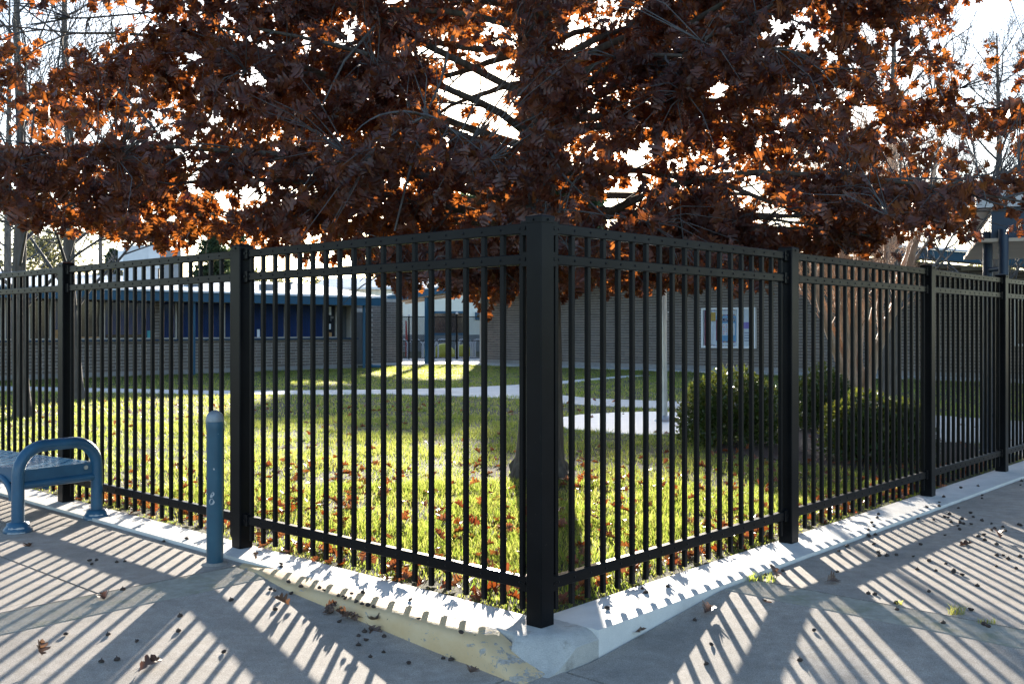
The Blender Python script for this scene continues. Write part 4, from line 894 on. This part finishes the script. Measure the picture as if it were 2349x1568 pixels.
def bare_tree(px, py, Y, wid, top_z, label, seed, lean=0, kids=6, lev=3, nb=18, z_first=1.7, mat='barebark', blen=.34):
    rr = random.Random(seed); b = Vector(((px-CX)/FPX*Y, Y, 0)) if py is None else U(px, py, -.01); r = wid/2/FPX*b.y
    o = empty('bare_tree', b, label, 'tree', 'leafless winter trees'); m2 = MB(); zs = [-.05, .15, .5, 1.2, 2.5, top_z*.45, top_z*.7, top_z]; k_ = [1.5, 1.15, 1, .92, .82, .62, .4, .1]
    tp = [Vector((b.x+lean*z+.05*math.sin(z*1.1+seed), b.y, z)) for z in zs]; m2.tube(tp, [r*k for k in k_], 14); m2.build('trunk', mat, o)
    tw = MB()
    for i in range(nb):
        z = z_first+(top_z*.95-z_first)*i/nb; a = i*2.4+rr.random(); e = R(rr.uniform(18, 55)); L = (top_z-z)*blen+rr.uniform(.6, 1.2)
        branchy(tw, Vector((b.x+lean*z+.05*math.sin(z*1.1+seed), b.y, z)), Vector((math.cos(a)*math.cos(e), math.sin(a)*math.cos(e), math.sin(e))), L, r*.24*(1.1-.6*i/nb), lev, rr, .07, .6, kids, .0035)
    tw.build('branches', 'twig' if mat == 'barebark' else mat, o, 'stuff'); return o
bare_tree(52, 957, 0, 36, 9, 'leafless tree with ridged trunk at the left edge of the lawn', 3, lean=-.012)
bare_tree(168, 914, 0, 34, 11, 'leafless tree behind the second left fence post', 8, lean=-.02)
bare_tree(2042, 906, 0, 40, 9, 'leafless dark trunked tree behind the crape myrtle', 12, lean=.01, kids=6, nb=22)
bare_tree(2290, None, 24, 30, 8.5, 'leafless fine twigged tree behind the walkway canopy at the right', 15, lean=.0, kids=6, nb=24)
bare_tree(20, None, 44, 22, 17, 'tall thin leafless tree far behind the left roofs', 21, kids=5, lev=2, blen=.2)
bare_tree(232, None, 52, 14, 13, 'pair of pale thin trunks far behind the rooftop unit', 23, kids=5, lev=2, blen=.22)
# --- crape myrtle
cm = U(1965, 972, 0); my = empty('crape_myrtle', cm, 'multi stemmed crape myrtle with smooth tan bark right of the flagpole', 'tree'); rr = random.Random(4); tw = MB()
for i, tx in enumerate((1800, 1842, 1880, 1915, 1935, 1958, 1980, 2005, 2030, 2062, 2100, 2160, 1990, 1900)):
    zt_ = rr.uniform(3.2, 4.6); Yt = cm.y+rr.uniform(-1., 1.); xt = (tx-CX)/FPX*cm.y
    m2 = MB(); pts = []; x0 = cm.x+rr.uniform(-.12, .12); y0 = cm.y+rr.uniform(-.12, .12)
    for k in range(9):
        t = k/8; pts.append(Vector((x0+(xt-x0)*(t*1.25 if t < .5 else .625+(t-.5)*.75*1.0)+rr.gauss(0, .018), y0+(Yt-y0)*t+rr.gauss(0, .018), zt_*t**.92)))
    r0 = rr.uniform(.052, .08); m2.tube(pts, [r0*(1-.62*k/8) for k in range(9)], 10); m2.build('stem', 'myrtle', my)
    for k in (3, 4, 5, 6, 7, 8):
        for _ in range(3):
            a = rr.uniform(0, 6.28); e = R(rr.uniform(25, 65)); branchy(tw, pts[k], Vector((math.cos(a)*math.cos(e), math.sin(a)*math.cos(e), math.sin(e))), rr.uniform(.6, 1.3), .009, 2, rr, .06, .5, 4, .0025)
tw.build('twigs', 'myrtle', my, 'stuff')
# --- conifers and far trees
def conifer(px, Y, zt_, label, seed, rad=.26):
    rr = random.Random(seed); b = Vector(((px-CX)/FPX*Y, Y, 0)); o = empty('conifer', b, label, 'tree', 'far conifers'); m2 = MB(); m2.tube([(b.x, b.y, -.2), (b.x, b.y, zt_)], [zt_*.022, .03], 8); m2.build('trunk', 'bark', o)
    pos = []; sz_ = []; z = zt_*.15; br = MB()
    while z < zt_*.985:
        L = (zt_-z)*rad+.25
        for k in range(7):
            a = rr.uniform(0, 6.28); n = int(24+L*34)
            for j in range(n):
                t = (j+rr.random())/n; d = L*t; pos.append((b.x+math.cos(a)*d+rr.gauss(0, .10*L+.04), b.y+math.sin(a)*d+rr.gauss(0, .10*L+.04), z+d*.22-d*d*.10+rr.gauss(0, .05))); sz_.append(rr.uniform(.24, .5))
            br.tube([(b.x, b.y, z), (b.x+math.cos(a)*L, b.y+math.sin(a)*L, z+L*.22-L*L*.10)], [.04, .012], 4, False)
        z += zt_*.043
    br.build('boughs', 'bark', o, 'stuff')
    V, T, tt = tufts(np.array(pos)-np.array(b), np.array(sz_)); tag(link('needles', npmesh('needles', V, T, tt), 'needle', o), kind='stuff')
conifer(487, 78, 10.6, 'slender conifer above the roof between the unit and the second post', 2); conifer(362, 84, 9.8, 'dark conifer right above the rooftop unit', 5, .3); conifer(548, 88, 10.2, 'conifer just left of the first fence post top', 9, .3)
conifer(262, 90, 8.6, 'hazy conifer left of the rooftop unit', 14, .36)
def far_tree(px, Y, zt_, wd, label, seed, n=2600):
    g = np.random.default_rng(seed); b = Vector(((px-CX)/FPX*Y, Y, 0)); o = empty('far_tree', b, label, 'tree', 'trees beyond the school'); m2 = MB(); m2.tube([(b.x, b.y, -.2), (b.x, b.y, zt_*.7)], [.25, .08], 7); m2.build('trunk', 'barebark', o)
    K = 34; cc = np.stack([g.normal(0, wd*.27, K), g.normal(0, wd*.22, K), zt_*(.3+.62*g.random(K))], 1); ix = g.integers(0, K, n); pos = cc[ix]+g.normal(size=(n, 3))*np.array([.55, .55, .4])
    V, T, tt = tufts(pos, g.uniform(.22, .5, n)); tag(link('crown', npmesh('crown', V, T, tt), 'farleaf', o), kind='stuff')
for i, (px, Y, zt_, wd, l) in enumerate(((-40, 70, 12, 8, 'broad pale green tree behind the left roofs at the photo edge'), (110, 76, 10.5, 7, 'pale olive tree behind the left leafless trees'), (700, 82, 6.2, 9, 'low grey green tree over the roof left of centre'), (820, 90, 5.8, 9, 'low olive tree above the white roof end'), (930, 80, 5.4, 7, 'low green tree above the passage roof'), (600, 92, 6.8, 8, 'grey tree behind the slender conifers'), (2120, 60, 6.0, 9, 'low far tree behind the hall roof at the right'), (2420, 60, 7.5, 9, 'far tree past the right photo edge'))): far_tree(px, Y, zt_, wd, l, 40+i)

def tall_pine(x, Y, zb, zt_, wd, label, seed, n=5200):
    g = np.random.default_rng(seed); b = Vector((x, Y, 0)); o = empty('tall_pine', b, label, 'tree', 'tall pines behind the passage'); m2 = MB(); m2.tube([(x, Y, -.2), (x+.1, Y, zt_*.5), (x, Y, zt_*.97)], [.22, .16, .04], 8); m2.build('trunk', 'barebark', o)
    pos = np.stack([g.uniform(-.5, .5, n)*wd, g.normal(0, wd*.3, n), zb+(zt_-zb)*g.random(n)], 1); pos[:, 0] *= 1-.35*(pos[:, 2]-zb)/(zt_-zb)
    V, T, tt = tufts(pos, g.uniform(.25, .55, n)); tag(link('crown', npmesh('crown', V, T, tt), 'needle', o), kind='stuff')
    for k in range(8):
        a = k*2.4; z = zb+(zt_-zb)*k/8; m2 = MB(); m2.tube([(x, Y, z), (x+math.cos(a)*wd*.4, Y+math.sin(a)*wd*.3, z+.4)], [.06, .02], 5); m2.build('bough', 'barebark', o)
for i, (x, zb, zt_, wd, l) in enumerate(((-3.4, 9.0, 10.5, 2.6, 'tall high crowned pine behind the passage, leftmost of the row'), (-1.2, 8.6, 11.0, 2.6, 'tall high crowned pine behind the passage, second of the row'), (.9, 6, 11.6, 2.6, 'tall pine behind the hall roof, third of the row'), (3., 5, 11.9, 2.8, 'tall pine behind the hall roof, fourth of the row'), (5.2, 5, 12.1, 2.8, 'tall pine behind the hall roof, rightmost of the row'))): tall_pine(x, 70+.4*(i % 2), zb, zt_, wd, l, 70+i)

# ================================================================== LITTER
fl_m = leaf_meshes('fallen_leaf', 'fallleaf')
dl_m = leaf_meshes('fallen_leaf', 'dryleaf')
def put_leaf(x, y, z, s_, lab, grp=None, tilt=.45, ms=fl_m):
    o = link('fallen_leaf', ms[random.randrange(9)], None, None); q = Vector((random.gauss(0, tilt), random.gauss(0, tilt), 1)).normalized().to_track_quat('Z', 'Y').to_matrix() @ Matrix.Rotation(random.uniform(0, 6.28), 3, 'Z')
    o.matrix_world = Matrix.LocRotScale(Vector((x, y, z)), q.to_quaternion(), Vector((s_, s_, s_))); return tag(o, lab, 'leaf', grp)
for px, py, l in ((75, 1254, 'curled brown leaf clump on the slab below the bench'), (92, 1520, 'curled brown leaf in the bottom left corner of the paving'), (316, 1548, 'upright curled brown leaf at the bottom edge left of centre'), (240, 1368, 'flat brown leaf on the left grooved strip'), (590, 1290, 'brown leaf lying at the start of the yellow kerb'), (665, 1399, 'crumpled leaf and stalks on the paving below the kerb'), (850, 1436, 'largest russet leaf in the litter heap against the yellow kerb'), (880, 1444, 'second russet leaf in the litter heap against the yellow kerb'), (820, 1418, 'small red leaf at the top of the kerb litter heap'), (1090, 1545, 'brown leaf near the bottom end of the yellow kerb'), (1780, 1333, 'brown leaf at the top end of the right grooved strip'), (1895, 1341, 'curled brown leaf with grass tuft on the right grooved strip'), (1745, 1378, 'star shaped dark leaf on the right paving below the grooved strip'), (1632, 1400, 'dark leaf against the pale kerb right of the corner'), (1440, 1472, 'brown leaf close to the right kerb corner'), (2235, 1252, 'small tan leaf on the joint of the right mow strip'), (2295, 1240, 'long tan leaf on the right mow strip joint')):
    p = U(px, py, -.04); z = gz(p.x, p.y); p = U(px, py, z); z = gz(p.x, p.y); put_leaf(p.x, p.y, max(z, -.14)+.022, random.uniform(.085, .125), l, tilt=.5, ms=dl_m)
for i, (u_, v_) in enumerate(((.95, -.42), (1.0, -.45), (1.08, -.41), (.88, -.43), (1.15, -.44), (.8, -.42))):
    p = P(u_, v_); put_leaf(p.x, p.y, gz(p.x, p.y)+.02, random.uniform(.06, .1), 'withered brown leaf in the litter heap at the foot of the yellow kerb', 'leaves in the kerb litter heap', .8, dl_m)
nl = 0; rp, rd, rsz = [], [], []
cand = []
for _ in range(4200):
    Y = math.sqrt(random.uniform(5.3**2, 20**2)) if random.random() < .55 else random.uniform(5.3, 11); X_ = random.uniform(-.55, .55)*Y; u, v = UV(X_, Y)
    if u < .1 or v < .1 or (X_-TX)**2+(Y-TY)**2 < .2: continue
    if random.random() < .35+.65*math.exp(-((X_-TX)**2+(Y-TY+2)**2)/14) or u < .35 or v < .35: cand.append((Y, X_))
cand = [c_ for c_ in cand if random.random() < .35+.9*(.5+.5*math.sin(c_[1]*3.1+2*math.sin(c_[0]*1.9)))*(.5+.5*math.sin(c_[0]*2.7+c_[1]))]
for _ in range(240):                        # drift of leaves caught along the strip
    s_ = random.uniform(.1, 7.5); e = abs(random.gauss(0, .09))+.13; p = P(s_, e) if random.random() < .5 else P(e, s_)
    cand.append((p.y, p.x))
cand.sort(); seen = 0
for Y, X_ in cand:
    px = CX+FPX*X_/Y; s_ = random.uniform(.07, .12)
    if seen < 280 and 0 < px < 2349: put_leaf(X_, Y, random.uniform(.008, .045), s_, 'dry russet oak leaf on the lawn '+('against the concrete strip behind the pickets' if min(UV(X_, Y)) < .4 else 'seen through the fence beside the bollard' if px < 560 else 'seen through the fence left of the corner post' if px < 1200 else 'seen through the fence right of the corner post' if px < 1790 else 'seen through the fence below the shrubs'), 'oak leaves fallen on the lawn', .5); seen += 1
    else: rp.append((X_, Y, random.uniform(.008, .045))); rd.append((random.gauss(0, 1), random.gauss(0, 1), random.gauss(0, .35))); rsz.append(s_)
rp = np.array(rp); rd = np.array(rd); nn = rng.normal(0, .4, rd.shape); nn[:, 2] = 1
lo = mass_leaves('scattered_leaves', rp, frames(rd, nn), np.array(rsz), 'fallleaf', None, (0, 0, 0)); tag(lo, 'dry leaves strewn farther back over the lawn', 'leaves')
# --- acorn caps
mb = MB(); mb.lathe((0, 0, 0), [(.0105, 0), (.0122, .002), (.0122, .0045), (.0105, .0085), (.006, .0115), (.0022, .0125), (.0018, .018), (.0008, .0185)], 10); capA = mb.mesh('acorn_cap')
mb = MB(); mb.lathe((0, 0, 0), [(.002, 0), (.008, .0015), (.0118, .006), (.0125, .0095), (.011, .011), (.0085, .0095), (.004, .004)], 10); capB = mb.mesh('acorn_cap')
caps = [(415, 1214), (438, 1217), (219, 1370), (236, 1368), (225, 1378), (285, 1373), (305, 1371), (300, 1440), (446, 1293), (400, 1322), (455, 1316), (160, 1552), (247, 1622), (286, 1617), (355, 1626), (436, 1545), (265, 1553), (440, 1507), (548, 1600), (335, 1570), (672, 1492), (565, 1468), (661, 1442), (670, 1444), (704, 1439), (712, 1453), (735, 1456), (780, 1462), (790, 1472), (800, 1498), (810, 1500), (826, 1490), (838, 1494), (845, 1500), (858, 1487), (870, 1512), (884, 1520), (898, 1526), (912, 1530), (905, 1545), (890, 1550), (876, 1560), (893, 1572), (830, 1525), (875, 1584), (938, 1562), (904, 1613), (936, 1602), (998, 1626), (1022, 1575), (1082, 1612), (1102, 1614), (1125, 1615), (685, 1378), (687, 1384), (885, 1447), (1003, 1466), (1482, 1487), (1484, 1430), (1568, 1438), (1577, 1448), (1630, 1433), (1696, 1523), (1735, 1587), (1725, 1635), (1953, 1625), (1988, 1546), (1868, 1396), (1911, 1394), (2045, 1397), (2069, 1333), (2048, 1346)]
caps = [(x/1.0643, y/1.0643) for x, y in caps]
for x, y in ((90, 440), (380, 280), (455, 290), (370, 300), (440, 415), (490, 520), (510, 560), (605, 560), (720, 550), (1030, 420), (940, 570), (990, 735), (1140, 1015), (1230, 750), (1455, 745), (1450, 775), (1560, 808), (1755, 945), (1355, 660), (1345, 300), (1600, 405), (1770, 315), (1850, 360), (1840, 298), (1930, 233), (2000, 415), (2115, 245), (1675, 160), (1810, 112), (1530, 120), (1510, 180), (1525, 225), (1700, 66), (1385, 75), (1335, 66), (1195, 100), (1005, 93), (1400, 30), (1560, 88), (365, 1040), (450, 1050), (730, 1245), (725, 1160), (1670, 1255), (1320, 1415), (1840, 1435), (1885, 1465), (2000, 555), (2085, 555), (2145, 600), (2000, 695), (2250, 720), (2305, 570), (2310, 170), (495, 30), (480, 75), (410, 140), (1135, 625), (370, 230), (435, 185)):
    caps.append(((2050+x/5.22)/1.0643, (1250+y/5.22)/1.0643))
for _ in range(20): caps.append((random.uniform(2090, 2345), random.uniform(1095, 1215)))
for px, py in caps:
    p = U(px, py, -.02); u, v = UV(p.x, p.y); z = 0. if (v > -.2 and u > -.1) or (u > -.27 and v > .1) else gz(p.x, p.y)
    p = U(px, py, z); u, v = UV(p.x, p.y)
    if u > .02 and v > .02: continue
    st = (v > -.2 and u > .1) or (u > -.27 and v > .12)
    z = 0. if st else gz(p.x, p.y)
    if 0 < u < 2.1 and -.375 < v <= -.2: z = 0.
    o = link('acorn_cap', random.choice((capA, capA, capB)), 'cap', None); s_ = random.uniform(.85, 1.3)
    o.location = (p.x, p.y, z+.0015); o.rotation_euler = (random.gauss(0, .25), random.gauss(0, .25), random.uniform(0, 6)); o.scale = (s_,)*3
    if st: tag(o, 'dark acorn cap lying on the pale concrete strip under the fence', 'acorn cap', 'acorn caps on the mow strip')
    else: tag(o, 'dark acorn cap lying on the grey aggregate paving outside the fence', 'acorn cap', 'acorn caps on the paving')
# --- weeds in the paving joints
def weed(px, py, wpx, hpx, n, label, seed):
    rr = random.Random(seed); p = U(px, py, -.03); p = U(px, py, gz(p.x, p.y)); W_ = wpx/FPX*p.y; H_ = hpx/FPX*p.y; m2 = MB(); m2.v = []
    for i in range(n):
        x = p.x+rr.uniform(-.5, .5)*W_; y = p.y+rr.uniform(-.2, .2)*W_; h = H_*rr.uniform(.45, 1); lx = rr.gauss(0, .5)*h; ly = rr.gauss(0, .3)*h; a = rr.uniform(0, 3.1); w_ = .0022
        c_, s_ = math.cos(a)*w_, math.sin(a)*w_
        m2.add([(x-c_, y-s_, p.z-.01), (x+c_, y+s_, p.z-.01), (x-c_*.8+lx*.4, y-s_*.8+ly*.4, p.z+h*.6), (x+c_*.8+lx*.4, y+s_*.8+ly*.4, p.z+h*.6), (x+lx, y+ly, p.z+h)], [(0, 1, 3, 2), (2, 3, 4)])
    m2.thing('grass_weed', 'grass', label, 'weed', 'weeds in the paving joints')
weed(1745, 1332, 60, 26, 60, 'green grass weed at the kerb end of the right grooved strip', 1); weed(2195, 1408, 34, 28, 46, 'bright green grass tuft on the right grooved strip', 2); weed(2062, 1386, 16, 13, 16, 'small grass tuft on the upper edge of the right grooved strip', 3); weed(2262, 1428, 40, 18, 24, 'sparse grass weed past the bright tuft toward the right edge', 4)
